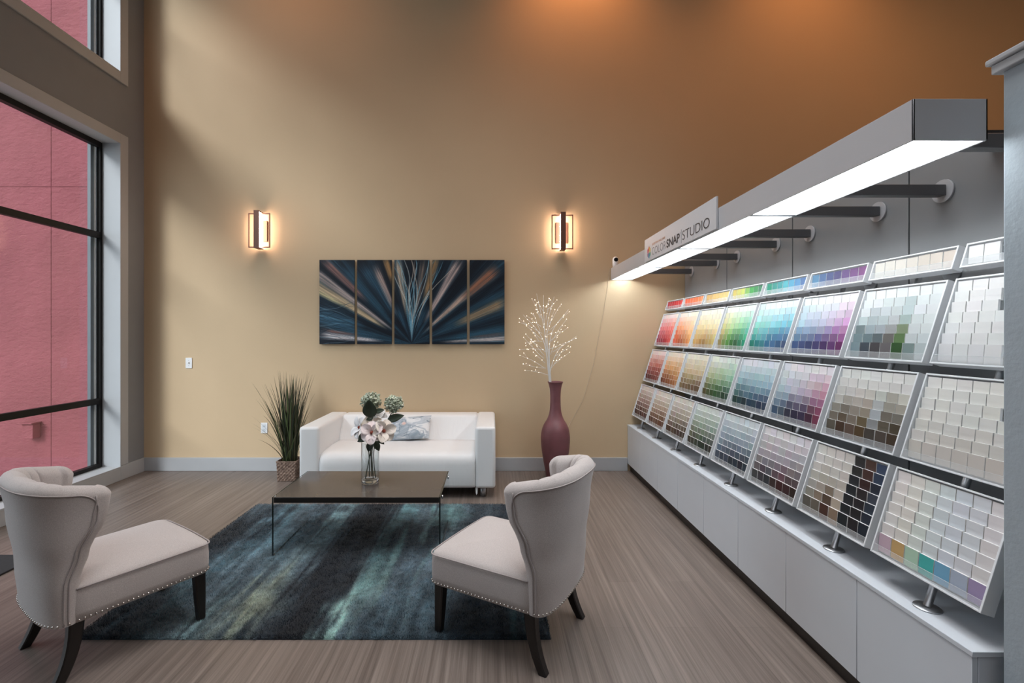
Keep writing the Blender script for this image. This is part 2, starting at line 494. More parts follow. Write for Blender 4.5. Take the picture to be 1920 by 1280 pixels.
for i in range(4):
    for j in range(2):
        st.box(xs[i] + 0.0035, xs[i + 1] - 0.0035, YR, YR + 0.05, zs[j] + 0.0035, zs[j + 1] - 0.0035)
st.box(-13, -4.14, YR + 0.006, YR + 0.3, -0.6, 7.0)
link('stucco_wall', st, M['stucco'], eb)
wlamp = thing('exterior_wall_lamp', 'small square lamp painted red on the stucco wall outside', 'lamp', (-5.66, YR, 0.33))
link('lamp_box', MB().box(-5.735, -5.60, YR - 0.10, YR - 0.001, 0.235, 0.415, bev=0.004), M['stucco'], wlamp)
link('lamp_hood', MB().box(-5.76, -5.585, YR - 0.13, YR - 0.001, 0.416, 0.432, bev=0.003), M['stucco'], wlamp)
gm = MB().box(-30, -4.13, -20, YR - 0.001, -0.55, -0.42)
struct('ground_outside', gm, mat('concrete_ground', (0.38, 0.37, 0.36, 1), 0.9, bump=0.3, bscale=30))
mt = link('doormat', MB().box(-3.75, -3.06, 2.70, 3.17, 0.001, 0.012, bev=0.003), mat('charcoal_mat', (0.022, 0.021, 0.023, 1), 0.95, bump=0.6, bscale=300))
tag(mt, 'dark charcoal doormat on the floor behind the left armchair', 'doormat')

# ================================================================== COLOUR DISPLAY (right side)
PITCH = 0.4635
def ycol(k): return 1.461 + PITCH * (8 - k + 0.5)          # column k = 1 (far) .. 8 (near)
ORD = ['first', 'second', 'third', 'fourth', 'fifth', 'sixth', 'seventh', 'eighth']
XC = 1.503
for k in range(1, 9):
    yc = ycol(k); y0, y1 = yc - PITCH / 2, yc + PITCH / 2
    lab = {1: 'white base cabinet against the gold wall, farthest of the row', 8: 'white base cabinet beside the blue grey wall end, nearest of the row'}.get(
        k, 'white base cabinet, %s from the gold wall' % ORD[k - 1])
    t = thing('base_cabinet', lab, 'cabinet', (XC + 0.02, yc, 0), 0, 'white cabinets under the colour boards')
    link('cabinet_body', MB().box(XC + 0.020, XP - 0.004, y0 + 0.0008, y1 - 0.0008, 0.08, 0.494, bev=0.001, seg=1), M['white_lam'], t)
    link('cabinet_door', MB().box(XC, XC + 0.0185, y0 + 0.0015, y1 - 0.0015, 0.082, 0.4935, bev=0.0012, seg=1), M['white_lam'], t)
    link('toe_kick', MB().box(XC + 0.03, XC + 0.045, y0 + 0.0005, y1 - 0.0005, 0.0, 0.079), M['kick'], t)
wt = link('worktop', MB().box(XC - 0.004, XP - 0.003, 1.457, YW - 0.004, 0.495, 0.512, bev=0.0015, seg=1),
          M['white_lam'])
tag(wt, 'long white worktop over the row of white cabinets', 'worktop')

DIRU = Vector((0, -1, 0)); DS = Vector((0.3013, 0, 0.9535)); DN = Vector((-0.9535, 0, 0.3013))
ORG = Vector((1.545, 0, 0.620))
def tray_pt(k, u, s, n):
    return ORG + Vector((0, ycol(k), 0)) + DIRU * u + DS * s + DN * n
S0 = {4: 0.0, 3: 0.399, 2: 0.803, 1: 1.211}
SLEN = {4: 0.362, 3: 0.362, 2: 0.362, 1: 0.104}
TW = 0.432
def obox(mb, k, u0, u1, s0, s1, n0, n1, mi=0, bev=0.0):
    """Box in tray coordinates: u along the row, s up the slope, n out of the board."""
    b = MB().box(u0, u1, s0, s1, n0, n1, mi, bev, 2)
    o = len(mb.v)
    mb.v.extend([tuple(tray_pt(k, *p)) for p in b.v])
    mb.f.extend([tuple(o + i for i in f) for f in b.f]); mb.mi.extend(b.mi); mb.sm.extend(b.sm)

# stands: flange on the worktop, leaning pole, arm to a disc on the partition
for k in range(1, 9):
    yc = ycol(k)
    lab = {1: 'silver leaning stand on the worktop beside the gold wall', 8: 'silver leaning stand on the worktop, nearest of the row'}.get(
        k, 'silver leaning stand on the worktop, %s from the gold wall' % ORD[k - 1])
    np_ = -0.062
    def pp(s): return tray_pt(k, 0, s, np_)
    sb = (0.519 - ORG.z - DN.z * np_) / DS.z
    base = pp(sb)
    t = thing('display_stand', lab, 'stand', (base.x, yc, 0.512), 0, 'silver stands carrying the colour boards')
    link('flange', MB().lathe([(0.0, 0.0005), (0.040, 0.0005), (0.042, 0.002), (0.040, 0.005), (0.016, 0.007), (0.0, 0.007)], (base.x, yc, 0.512), 28), M['steel'], t)
    link('pole', MB().tube([pp(sb), pp(0.6), pp(1.255)], 0.0125, 14), M['steel'], t)
    top = pp(1.245)
    link('wall_arm', MB().tube([top, (XP - 0.012, yc, top.z)], 0.011, 12), M['steel'], t)
    link('wall_disc', MB().cyl((XP - 0.012, yc, top.z), (XP - 0.0005, yc, top.z), 0.042, 28), M['steel'], t)

M['tray'] = mat('white_tray_enamel', (0.80, 0.82, 0.84, 1), 0.4, var=0.01)
M['lip'] = clear_mat('clear_acrylic', (0.97, 0.97, 0.97, 1), 0.5, 0.14, rough=0.2)
M['card_w'] = mat('polished_acrylic_edge', (0.72, 0.74, 0.75, 1), 0.4)
HUE = {1: 'red', 2: 'orange', 3: 'yellow', 4: 'green', 5: 'teal', 6: 'blue and purple', 7: 'grey', 8: 'white'}
HUES = {(r, k): HUE[k] for r in (1, 2, 3, 4) for k in HUE}
HUES.update({(3, 1): 'brick red', (3, 2): 'rust', (3, 3): 'tan', (3, 4): 'moss green', (3, 5): 'dark teal', (3, 6): 'mauve and plum', (3, 7): 'brown',
             (3, 8): 'cream', (4, 1): 'reddish brown', (4, 2): 'chestnut', (4, 3): 'taupe', (4, 4): 'grey green', (4, 5): 'slate blue', (4, 6): 'purple grey',
             (4, 7): 'brown and black', (4, 8): 'pastel', (1, 7): 'beige', (2, 7): 'grey and dark green'})
ROWN = {1: 'top row', 2: 'second row', 3: 'third row', 4: 'lowest row'}
for r in (1, 2, 3, 4):
    for k in range(1, 9):
        s0, L_ = S0[r], SLEN[r]
        pos = {1: 'against gold wall', 8: 'beside grey wall end'}.get(k, '%s from gold wall' % ORD[k - 1])
        t = thing('colour_board', 'white tray of %s paint chips, %s' % (HUES[(r, k)], (ROWN[r] + ', ' + pos) if len((HUES[(r, k)] + ROWN[r] + pos).split()) < 20 else ROWN[r]), 'display tray', tuple(tray_pt(k, 0, s0, -0.03)), 0,
                  'slanted colour boards')
        h = TW / 2; w = 0.007
        fr = MB()
        obox(fr, k, -h, -h + w, s0, s0 + L_, -0.046, 0, 0, 0.0012); obox(fr, k, h - w, h, s0, s0 + L_, -0.046, 0, 0, 0.0012)
        obox(fr, k, -h + w, h - w, s0, s0 + w, -0.046, -0.0003, 0, 0.0012); obox(fr, k, -h + w, h - w, s0 + L_ - w, s0 + L_, -0.046, -0.0003, 0, 0.0012)
        link('tray_frame', fr, M['tray'], t)
        bk = MB(); obox(bk, k, -h + w, h - w, s0 + w, s0 + L_ - w, -0.046, -0.041)
        link('tray_back', bk, M['tray'], t)
        lp = MB(); obox(lp, k, -h + w + 0.001, h - w - 0.001, s0 + w, s0 + w + 0.030, -0.0030, -0.0015)
        obox(lp, k, -h + w + 0.001, h - w - 0.001, s0 + w + 0.0301, s0 + w + 0.0312, -0.0031, -0.0012, 1)
        link('clear_lip', lp, [M['lip'], M['card_w']], t)

# ---- paint chips
def key(cols, t):
    cols = np.array(cols, float)
    if len(cols) == 1: return cols[0]
    x = t * (len(cols) - 1); i = min(int(x), len(cols) - 2); f = x - i
    return cols[i] * (1 - f) + cols[i + 1] * f
T_ = {}
T_[(2, 1)] = [[(240, 214, 214), (242, 222, 212)], [(222, 120, 130), (236, 130, 118)], [(140, 45, 68), (165, 45, 58), (196, 62, 56)]]
T_[(2, 2)] = [[(243, 228, 216), (246, 234, 216)], [(240, 150, 110), (244, 205, 160)], [(205, 85, 58), (170, 90, 55), (220, 150, 80)]]
T_[(2, 3)] = [[(244, 238, 220)], [(236, 208, 156), (240, 226, 184)], [(208, 168, 98), (150, 112, 66), (196, 172, 105)]]
T_[(2, 4)] = [[(240, 240, 220), (220, 236, 228)], [(212, 205, 140), (168, 210, 155), (125, 200, 170)], [(140, 128, 78), (70, 130, 60), (25, 72, 42), (30, 140, 110)]]
T_[(2, 5)] = [[(228, 242, 240), (222, 236, 242)], [(150, 214, 204), (120, 190, 210)], [(18, 120, 105), (55, 122, 142), (50, 95, 135), (60, 75, 112)]]
T_[(2, 6)] = [[(230, 238, 240), (238, 230, 236)], [(170, 202, 216), (190, 190, 212), (208, 165, 202)], [(58, 82, 118), (56, 54, 98), (92, 32, 90)]]
T_[(2, 8)] = [[(236, 236, 234)], [(234, 234, 232)], [(224, 224, 223), (228, 227, 225)]]
T_[(3, 1)] = [[(240, 218, 212)], [(205, 128, 118), (190, 110, 100)], [(96, 34, 36), (125, 48, 38)]]
T_[(3, 2)] = [[(242, 228, 210)], [(224, 164, 112), (222, 172, 120)], [(120, 58, 36), (172, 112, 62)]]
T_[(3, 3)] = [[(238, 232, 214)], [(208, 188, 152)], [(124, 98, 66), (96, 78, 56)]]
T_[(3, 4)] = [[(234, 236, 224), (222, 236, 228)], [(176, 184, 140), (148, 196, 166)], [(82, 80, 48), (38, 84, 42), (35, 70, 58)]]
T_[(3, 5)] = [[(228, 236, 240)], [(148, 182, 190), (150, 186, 202)], [(24, 62, 58), (34, 62, 84), (42, 58, 84)]]
T_[(3, 6)] = [[(234, 234, 238), (236, 228, 232)], [(186, 204, 214), (188, 182, 200), (194, 140, 160)], [(72, 98, 116), (42, 46, 68), (42, 36, 60), (104, 38, 68)]]
T_[(3, 8)] = [[(240, 238, 232)], [(232, 230, 224)], [(208, 202, 194)]]
T_[(4, 1)] = [[(232, 218, 210)], [(168, 140, 128)], [(74, 40, 34), (96, 54, 44)]]
T_[(4, 2)] = [[(234, 224, 214)], [(186, 164, 144)], [(96, 60, 42)]]
T_[(4, 3)] = [[(228, 220, 212)], [(174, 162, 148)], [(86, 62, 48), (58, 48, 40)]]
T_[(4, 4)] = [[(220, 228, 222)], [(152, 164, 146), (150, 168, 158)], [(62, 62, 46), (44, 60, 48), (34, 38, 36)]]
T_[(4, 5)] = [[(218, 226, 232)], [(150, 166, 178)], [(62, 76, 90), (42, 50, 64), (38, 48, 62)]]
T_[(4, 6)] = [[(228, 224, 228)], [(168, 160, 168)], [(74, 66, 70), (42, 40, 50), (70, 34, 38), (50, 34, 32)]]
R1 = {1: [(178, 48, 60), (205, 52, 52)], 2: [(224, 92, 60), (232, 140, 88)], 3: [(212, 170, 104), (222, 198, 124)], 4: [(200, 180, 90), (196, 204, 100), (60, 150, 70), (44, 110, 78)],
      5: [(30, 140, 112), (48, 132, 132), (78, 168, 178), (88, 150, 190), (72, 104, 150)], 6: [(84, 128, 160), (66, 84, 128), (72, 66, 112), (106, 70, 122), (112, 60, 112)],
      7: [(214, 210, 200), (216, 210, 200), (206, 196, 184), (202, 190, 178)], 8: [(232, 232, 230)]}
G27 = [[(228, 232, 232)] * 7,
       [(226, 229, 230), (224, 227, 228), (212, 218, 218), (208, 214, 214), (186, 200, 198), (226, 229, 229), (216, 222, 222)],
       [(222, 226, 228), (196, 204, 206), (198, 206, 208), (202, 208, 208), (190, 204, 202), (224, 228, 228), (220, 224, 224)],
       [(186, 198, 200), (178, 190, 192), (180, 190, 192), (188, 194, 194), (166, 182, 178), (212, 218, 218), (216, 222, 222)],
       [(112, 126, 128), (150, 162, 166), (156, 164, 168), (150, 152, 152), (118, 132, 106), (206, 212, 212), (212, 217, 218)],
       [(112, 130, 134), (98, 116, 120), (84, 94, 98), (98, 96, 92), (84, 112, 70), (190, 198, 198), (196, 202, 204)],
       [(116, 136, 142), (58, 68, 78), (60, 60, 62), (94, 90, 92), (34, 72, 30), (112, 128, 128), (178, 188, 188)]]
G37 = [[(230, 229, 225)] * 7,
       [(222, 220, 216)] * 7,
       [(208, 206, 200), (206, 203, 198), (210, 204, 196), (205, 200, 192), (198, 202, 196), (180, 176, 166), (204, 204, 192)],
       [(192, 190, 184), (170, 164, 156), (184, 176, 168), (176, 166, 156), (186, 190, 188), (158, 152, 142), (168, 162, 150)],
       [(150, 144, 136), (122, 114, 106), (146, 138, 128), (148, 138, 124), (176, 182, 184), (112, 106, 96), (120, 114, 104)],
       [(112, 104, 94), (94, 82, 68), (120, 110, 98), (98, 84, 64), (140, 142, 144), (88, 80, 68), (72, 62, 50)],
       [(92, 86, 76), (66, 46, 34), (86, 68, 60), (78, 60, 36), (66, 60, 56), (72, 64, 56), (62, 50, 36)]]
W47 = [(222, 220, 214), (218, 214, 206), (214, 208, 202), (212, 205, 200)]
B47 = [[(208, 206, 198), (200, 194, 186), (206, 202, 196), (208, 200, 194)], [(196, 190, 182), (190, 182, 172), (186, 178, 168), (196, 188, 180)],
       [(176, 172, 162), (172, 162, 150), (136, 122, 108), (192, 182, 170)], [(150, 146, 136), (140, 124, 108), (84, 66, 52), (180, 166, 152)],
       [(98, 94, 86), (106, 98, 88), (74, 46, 36), (138, 116, 98)]]
G47 = [W47 + [(42, 42, 44), (72, 50, 46), (56, 70, 94)], W47 + [(36, 38, 40), (64, 38, 36), (44, 56, 78)]]
for i, rr in enumerate(B47):
    G47.append(rr + [[(34, 38, 42), (56, 32, 34), (36, 44, 58)], [(30, 36, 42), (42, 36, 38), (56, 62, 74)], [(24, 30, 36), (34, 30, 36), (44, 54, 68)],
                     [(22, 28, 34), (32, 30, 34), (30, 38, 52)], [(26, 32, 36), (28, 26, 30), (26, 34, 46)]][i])
C48 = [(234, 228, 224), (233, 229, 220), (226, 231, 226), (221, 228, 231), (222, 227, 234), (224, 227, 232), (231, 226, 226)]
G48 = [C48] * 2 + [[tuple(int(c * q) for c in p) for p in C48] for q in (0.99, 0.98, 0.97, 0.96)] + [
    [(198, 170, 184), (196, 162, 108), (176, 204, 182), (72, 176, 170), (116, 168, 198), (172, 182, 198), (160, 144, 178)]]
def chip_colour(r, k, i, j):
    """i = column 0..6 from the far side, j = row 0 (upper) .. 6 (lower)."""
    if r == 1: return key(R1[k], i / 6)
    if (r, k) == (2, 7): c = np.array(G27[j][i], float)
    elif (r, k) == (3, 7): c = np.array(G37[j][i], float)
    elif (r, k) == (4, 7): c = np.array(G47[j][i], float)
    elif (r, k) == (4, 8): c = np.array(G48[j][i], float)
    else:
        top, mid, bot = T_[(r, k)]
        f = j / 6; x = i / 6
        c = key(top, x) * (1 - f / 0.5) + key(mid, x) * f / 0.5 if f <= 0.5 else key(mid, x) * (1 - (f - 0.5) / 0.5) + key(bot, x) * (f - 0.5) / 0.5
    q = RNG.normal(0, 1, 3) * (0.8 if k >= 7 else 2.5) + RNG.normal(0, 1) * (1.2 if k == 8 else 2.0 if k == 7 else 4.5 * (0.4 + j / 6))
    return np.clip(c + q, 18, 250)

CW, CP, CT = 0.0560, 0.0593, 0.0085
TH = math.atan(0.010 / 0.044)
CD = DS * math.cos(TH) + DN * math.sin(TH)         # up direction of a chip (stands steeper than its board)
CN = DN * math.cos(TH) - DS * math.sin(TH)
chips = []
for r in (1, 2, 3, 4):
    for k in range(1, 9):
        rows = 1 if r == 1 else 7
        for jj in range(rows):                      # 0 = lowest
            j = 6 - jj
            tall = jj == 0
            hgt = 0.072 if tall else 0.0465
            stop = S0[r] + 0.013 + 0.072 + jj * 0.0441
            if r == 1: stop = S0[r] + 0.090
            for i in range(7):
                u = (i - 3) * CP + RNG.normal(0, 0.0004)
                topp = tray_pt(k, u, stop + RNG.normal(0, 0.0005), -0.0055 + RNG.normal(0, 0.0004))
                col = chip_colour(r, k, i, j)
                o = topp - CD * hgt
                mtx = Matrix(((DIRU.x, CD.x, CN.x, o.x), (DIRU.y, CD.y, CN.y, o.y), (DIRU.z, CD.z, CN.z, o.z), (0, 0, 0, 1)))
                mtx = mtx @ Matrix.Rotation(R(RNG.normal(0, 0.25)), 4, 'Z') @ Matrix.Rotation(R(RNG.normal(0, 0.5)), 4, 'Y')
                vis = 0.05 if tall else 0.0441
                q = []
                for du, dv in ((-.5, 0), (.5, 0), (.5, -1), (-.5, -1)):
                    p = topp + DIRU * du * CW + CD * dv * vis
                    q.append((922 + F * p.x / p.y, 628 - F * (p.z - 1.5) / p.y))
                area = abs(sum(q[a][0] * q[(a + 1) % 4][1] - q[(a + 1) % 4][0] * q[a][1] for a in range(4))) / 2
                seen = min(x for x, _ in q) < 1872
                chips.append(dict(r=r, k=k, i=i, j=j if r > 1 else 0, tall=tall, M=mtx, col=col, area=area if seen else area * 0.01, seen=seen))
order = sorted(range(len(chips)), key=lambda a: -chips[a]['area'])
single = set(order[:300])

def chip_mat(name, use_attr):
    m, nt, b = new_mat(name)
    N, L = nt.nodes, nt.links
    if use_attr:
        a = N.new('ShaderNodeAttribute'); a.attribute_name = 'paint'; src = a.outputs['Color']
    else:
        a = N.new('ShaderNodeObjectInfo'); src = a.outputs['Color']
    L.new(src, b.inputs['Base Color'])
    b.inputs['Roughness'].default_value = 0.5; b.inputs['Specular IOR Level'].default_value = 0.35
    return m
M['chip'] = chip_mat('paint_chip_face', False); M['chips'] = chip_mat('paint_chip_faces', True)
M['card'] = mat('white_card_edge', (0.82, 0.82, 0.81, 1), 0.6, var=0.01)
def chip_geo(h):
    """A pocketful of cards: coloured front, white paper edges, slightly fanned."""
    w = CW / 2; t = CT
    vs = [(-w, 0, -t), (w, 0, -t), (w, h, -t), (-w, h, -t), (-w, 0, 0), (w, 0, 0), (w, h, 0), (-w, h, 0), (-w, h * 0.5, 0.0007), (w, h * 0.5, 0.0007)]
    fs = [(0, 3, 2, 1), (4, 5, 9, 8), (8, 9, 6, 7), (0, 1, 5, 4), (1, 2, 6, 9, 5), (2, 3, 7, 6), (3, 0, 4, 8, 7)]
    return vs, fs, [1, 0, 0, 1, 1, 1, 1]
CHIPME = {}
for tall, h in ((True, 0.072), (False, 0.0465)):
    vs, fs, mi = chip_geo(h)
    me = bpy.data.meshes.new('paint_chip'); me.from_pydata(vs, [], fs)
    me.materials.append(M['chip']); me.materials.append(M['card'])
    me.polygons.foreach_set('material_index', mi); me.update()
    CHIPME[tall] = me
import colorsys
def colour_name(c):
    h, s, v = colorsys.rgb_to_hsv(*(np.asarray(c) / 255.0)); h *= 360
    if s < 0.07:
        return 'white' if v > 0.88 else 'pale grey' if v > 0.74 else 'mid grey' if v > 0.45 else 'dark grey' if v > 0.22 else 'black'
    tone = ('pale ' if v > 0.78 else 'soft ' if v > 0.55 else 'dark ' if v > 0.25 else 'blackish ') if s < 0.35 else ('bright ' if v > 0.6 else 'deep ')
    hue = 'red' if h < 14 or h >= 345 else ('brown' if v < 0.6 else 'peach' if s < 0.35 else 'orange') if h < 38 else ('olive' if v < 0.55 else 'beige' if s < 0.35 else 'gold') if h < 62 else \
        'green' if h < 160 else 'teal' if h < 192 else 'blue' if h < 250 else 'purple' if h < 300 else 'pink'
    return tone + hue
BPH = {}
for k in range(1, 9):
    for r in (1, 2, 3, 4):
        BPH[(r, k)] = 'the %s board' % HUES[(r, k)]
BPH.update({(1, 8): 'the top white board', (2, 8): 'the big white board', (2, 7): 'the dark green board', (3, 6): 'the plum board', (2, 6): 'the purple board',
            (4, 7): 'the black column board', (1, 6): 'the top purple board', (1, 5): 'the top teal board', (1, 4): 'the top green board', (1, 7): 'the top beige board'})
GH, GA = CHIPME, []
sv, sf, smi, scol = [], [], [], []
for n_, c in enumerate(chips):
    if n_ in single:
        o = bpy.data.objects.new('paint_chip', CHIPME[c['tall']]); COL.objects.link(o)
        o.matrix_world = c['M']
        lc = np_lin(c['col']) * 0.95
        o.color = (lc[0], lc[1], lc[2], 1)
        if c['r'] == 1:
            lab = '%s paint chip, %s from left on %s' % (colour_name(c['col']), ORD[c['i']], BPH[(1, c['k'])])
        else:
            lab = '%s paint chip, %s from left, %s row down, %s' % (colour_name(c['col']), ORD[c['i']], ORD[c['j']], BPH[(c['r'], c['k'])])
        tag(o, lab, 'paint chip', 'paint chips standing in the colour boards')
    elif c['seen']:
        vs, fs, mi = chip_geo(0.072 if c['tall'] else 0.0465)
        o0 = len(sv)
        sv.extend([tuple(c['M'] @ Vector(p)) for p in vs]); sf.extend([tuple(o0 + q for q in f) for f in fs]); smi.extend(mi)
        scol.extend([np_lin(c['col']) * 0.95] * len(vs))
me = bpy.data.meshes.new('paint_chips'); me.from_pydata(sv, [], sf)
me.materials.append(M['chips']); me.materials.append(M['card']); me.polygons.foreach_set('material_index', smi); me.update()
co = bpy.data.objects.new('paint_chips', me); COL.objects.link(co)
paint_attr(co, np.array(scol))
tag(co, 'paint chips of every colour standing in the farther boards', 'paint chips'); co['kind'] = 'stuff'

# ---- light canopy above the boards
XF, ZF0, ZF1, WF = 1.318, 2.109, 2.239, 0.2335
Y0, Y1 = 1.461, YW - 0.004
M['canopy'] = mat('grey_canopy_enamel', (0.52, 0.52, 0.54, 1), 0.4, var=0.01)
M['canopy_in'] = mat('grey_reflector', (0.20, 0.21, 0.22, 1), 0.5, var=0.01)
M['arm'] = mat('dark_grey_arm', (0.10, 0.10, 0.105, 1), 0.45, var=0.02)
M['tube'] = emit_mat('fluorescent_tube', (0.89, 0.96, 1.0, 1), 36.0)
def diffuser_mat():
    m = bpy.data.materials.new('prismatic_diffuser'); m.use_nodes = True
    nt = m.node_tree; nt.nodes.clear(); N, L = nt.nodes, nt.links
    out = N.new('ShaderNodeOutputMaterial')
    tr = N.new('ShaderNodeBsdfTransparent'); tl = N.new('ShaderNodeBsdfTranslucent')
    tl.inputs['Color'].default_value = (0.95, 0.97, 0.98, 1)
    mx = N.new('ShaderNodeMixShader'); mx.inputs['Fac'].default_value = 0.26
    L.new(tr.outputs[0], mx.inputs[1]); L.new(tl.outputs[0], mx.inputs[2]); L.new(mx.outputs[0], out.inputs['Surface'])
    return m
M['diffuser'] = diffuser_mat()
can = thing('light_canopy', 'long grey fluorescent light canopy projecting over the colour boards', 'light', (XF + WF / 2, (Y0 + Y1) / 2, ZF0))
hs = MB(); w = 0.006
hs.box(XF, XF + w, Y0, Y1, ZF0, ZF1, bev=0.001, seg=1); hs.box(XF + WF - w, XF + WF, Y0, Y1, ZF0, ZF1, bev=0.001, seg=1)
hs.box(XF, XF + WF, Y0, Y0 + w, ZF0, ZF1, bev=0.001, seg=1); hs.box(XF, XF + WF, Y1 - w, Y1, ZF0, ZF1)
hs.box(XF + w, XF + WF - w, Y0 + w, Y1 - w, ZF1 - w, ZF1 - 0.0005)
link('housing', hs, M['canopy'], can)
rf = MB().box(XF + w + 0.001, XF + WF - w - 0.001, Y0 + w + 0.001, Y1 - w - 0.001, ZF1 - 0.014, ZF1 - 0.008)
link('reflector', rf, M['canopy_in'], can)
for k in range(4):
    ya, yb = 1.461 + 0.924 * k + 0.008, 1.461 + 0.924 * (k + 1) - 0.003
    yb = min(yb, Y1 - 0.008)
    nrib = 92
    ys = np.linspace(ya, yb, nrib * 2 + 1)
    P = [[(XF + w + 0.001 + (WF - 2 * w - 0.002) * q, y, ZF0 + 0.004 + (0.002 if a % 2 else 0.0)) for q in (0, 1)] for a, y in enumerate(ys)]
    d = link('diffuser', MB().grid(P, smooth=False), M['diffuser'], can)
    tb = MB()
    for q in (0.41, 0.59):
        tb.cyl((XF + WF * q, ya + 0.02, ZF0 + 0.034), (XF + WF * q, yb - 0.02, ZF0 + 0.034), 0.0125, 12)
    link('fluorescent_tube', tb, M['tube'], can)
    if k: link('diffuser_joint', MB().box(XF + w, XF + WF - w, ya - 0.016, ya + 0.004, ZF0 - 0.001, ZF0 + 0.0035), M['arm'], can)
for s_ in SEAM:
    for dy in (-0.185, 0.185):
        y = s_ + dy
        if y < 1.5 or y > 5.1: continue
        br = link('support_arm', MB().box(XF + WF + 0.0005, XP - 0.011, y - 0.022, y + 0.022, 2.152, 2.203, bev=0.003), M['arm'], can)
        link('arm_disc', MB().cyl((XP - 0.010, y, 2.1775), (XP - 0.0008, y, 2.1775), 0.053, 32), M['canopy'], br)

# ---- sign clipped to the canopy
sg = thing('shop_sign', 'long white sign with grey lettering clipped to the light canopy', 'sign', (XF - 0.012, 3.35, 2.12))
SY0, SY1, SZ0, SZ1 = 2.715, 3.985, 2.118, 2.307
link('sign_panel', MB().box(XF - 0.014, XF - 0.002, SY0, SY1, SZ0, SZ1, bev=0.001, seg=1), mat('white_sign_acrylic', (0.66, 0.67, 0.70, 1), 0.35, var=0.01), sg)
def lettering(txt, y_left, z_base, width, height, thick, m, name='lettering', lab=None):
    cu = bpy.data.curves.new('lettering', 'FONT'); cu.body = txt; cu.size = 1.0; cu.offset = thick; cu.extrude = 0.0
    to = bpy.data.objects.new('lettering_source', cu); COL.objects.link(to)
    bpy.context.view_layer.update()
    me = bpy.data.meshes.new_from_object(to.evaluated_get(bpy.context.evaluated_depsgraph_get()))
    bpy.data.objects.remove(to)
    vs = np.array([v.co[:] for v in me.vertices]); fs = [tuple(p.vertices) for p in me.polygons]
    x0, x1 = vs[:, 0].min(), vs[:, 0].max(); z0, z1 = vs[:, 1].min(), vs[:, 1].max()
    X = (vs[:, 0] - x0) / (x1 - x0) * width; Z = (vs[:, 1] - z0) / (z1 - z0) * height
    b = MB(); xf = XF - 0.0152
    b.add([(xf, y_left - a, z_base + c) for a, c in zip(X, Z)], fs)
    bpy.data.meshes.remove(me)
    o = link(name, b, m, sg, fix=False)
    if lab: o['label'] = lab
    return o
M['ink'] = mat('dark_grey_ink', (0.035, 0.035, 0.04, 1), 0.5); M['ink_l'] = mat('light_grey_ink', (0.26, 0.25, 0.26, 1), 0.5)
M['ink_o'] = mat('orange_ink', (0.62, 0.30, 0.16, 1), 0.5)
zb = 2.148
lettering('COLOR', 3.80, zb, 0.305, 0.060, -0.012, M['ink_l'], lab='thin light grey letters')
lettering('SNAP', 3.483, zb, 0.243, 0.062, 0.022, M['ink'], lab='bold dark letters')
lettering('\u00ae', 3.236, zb + 0.050, 0.012, 0.012, 0.0, M['ink_l'])
link('divider_line', MB().box(XF - 0.0152, XF - 0.0142, 3.212, 3.2145, 2.132, 2.226), M['ink_l'], sg)
lettering('STUDIO', 3.195, zb, 0.40, 0.062, -0.008, M['ink'], lab='thin dark letters')
lettering('SHERWIN-WILLIAMS', 3.80, zb + 0.078, 0.290, 0.018, 0.004, M['ink_o'], lab='small orange letters')
cols = [(0.80, 0.28, 0.12), (0.72, 0.10, 0.14), (0.28, 0.12, 0.30), (0.08, 0.32, 0.48), (0.10, 0.42, 0.28), (0.78, 0.55, 0.14)]
for q in range(6):
    a = R(60 * q + 90)
    cy, cz = 3.872 - 0.026 * math.cos(a), 2.185 + 0.030 * math.sin(a)
    pts = []
    for h in range(6):
        b_ = R(60 * h)
        pts.append((XF - 0.0152 - 0.0002 * (q % 2), cy - 0.019 * math.cos(b_ + a) * 1.0, cz + 0.022 * math.sin(b_ + a)))
    link('logo_petal', MB().add(pts, [tuple(range(6))]), mat('logo_ink', cols[q] + (1,), 0.5), sg, fix=False)

# ---- small security camera on the far end of the canopy
sc = thing('security_camera', 'small white security camera on the far end of the light canopy', 'camera', (1.348, 5.10, ZF1))
c0 = Vector((1.346, 5.085, ZF1))
link('camera_body', MB().lathe([(0.0, 0.004), (0.026, 0.004), (0.031, 0.012), (0.032, 0.05), (0.031, 0.085), (0.024, 0.103), (0.012, 0.112), (0.0, 0.114)], c0, 28), M['white_plastic'], sc)
link('camera_base', MB().lathe([(0.0, 0.0), (0.03, 0.0), (0.03, 0.004), (0.0, 0.004)], c0, 24), M['white_plastic'], sc)
ln = link('lens', MB().tube([c0 + Vector((0, -0.026, 0.078)), c0 + Vector((-0.002, -0.0345, 0.077))], [0.023, 0.021], 24), M['black_plastic'], sc)
ln['label'] = 'round black lens'
# its thin cord, down the wall into the tall vase
cd = MB()
pts = [px(1143, 503, 5.10), px(1141, 520, 5.165), px(1139, 540, 5.168), px(1129, 600, 5.168), px(1112, 686, 5.168), px(1092, 752, 5.168), px(1068, 795, 5.165), px(1062, 806, 5.02)]
sm = []
for i in range(len(pts) - 1):
    for t in (0, .33, .66): sm.append(pts[i].lerp(pts[i + 1], t))
sm.append(pts[-1])
cdo = link('power_cord', cd.tube(sm, 0.0022, 6), mat('cream_cord', (0.60, 0.50, 0.36, 1), 0.5))
tag(cdo, 'thin cream power cord running down the gold wall beside the tall vase', 'cord')

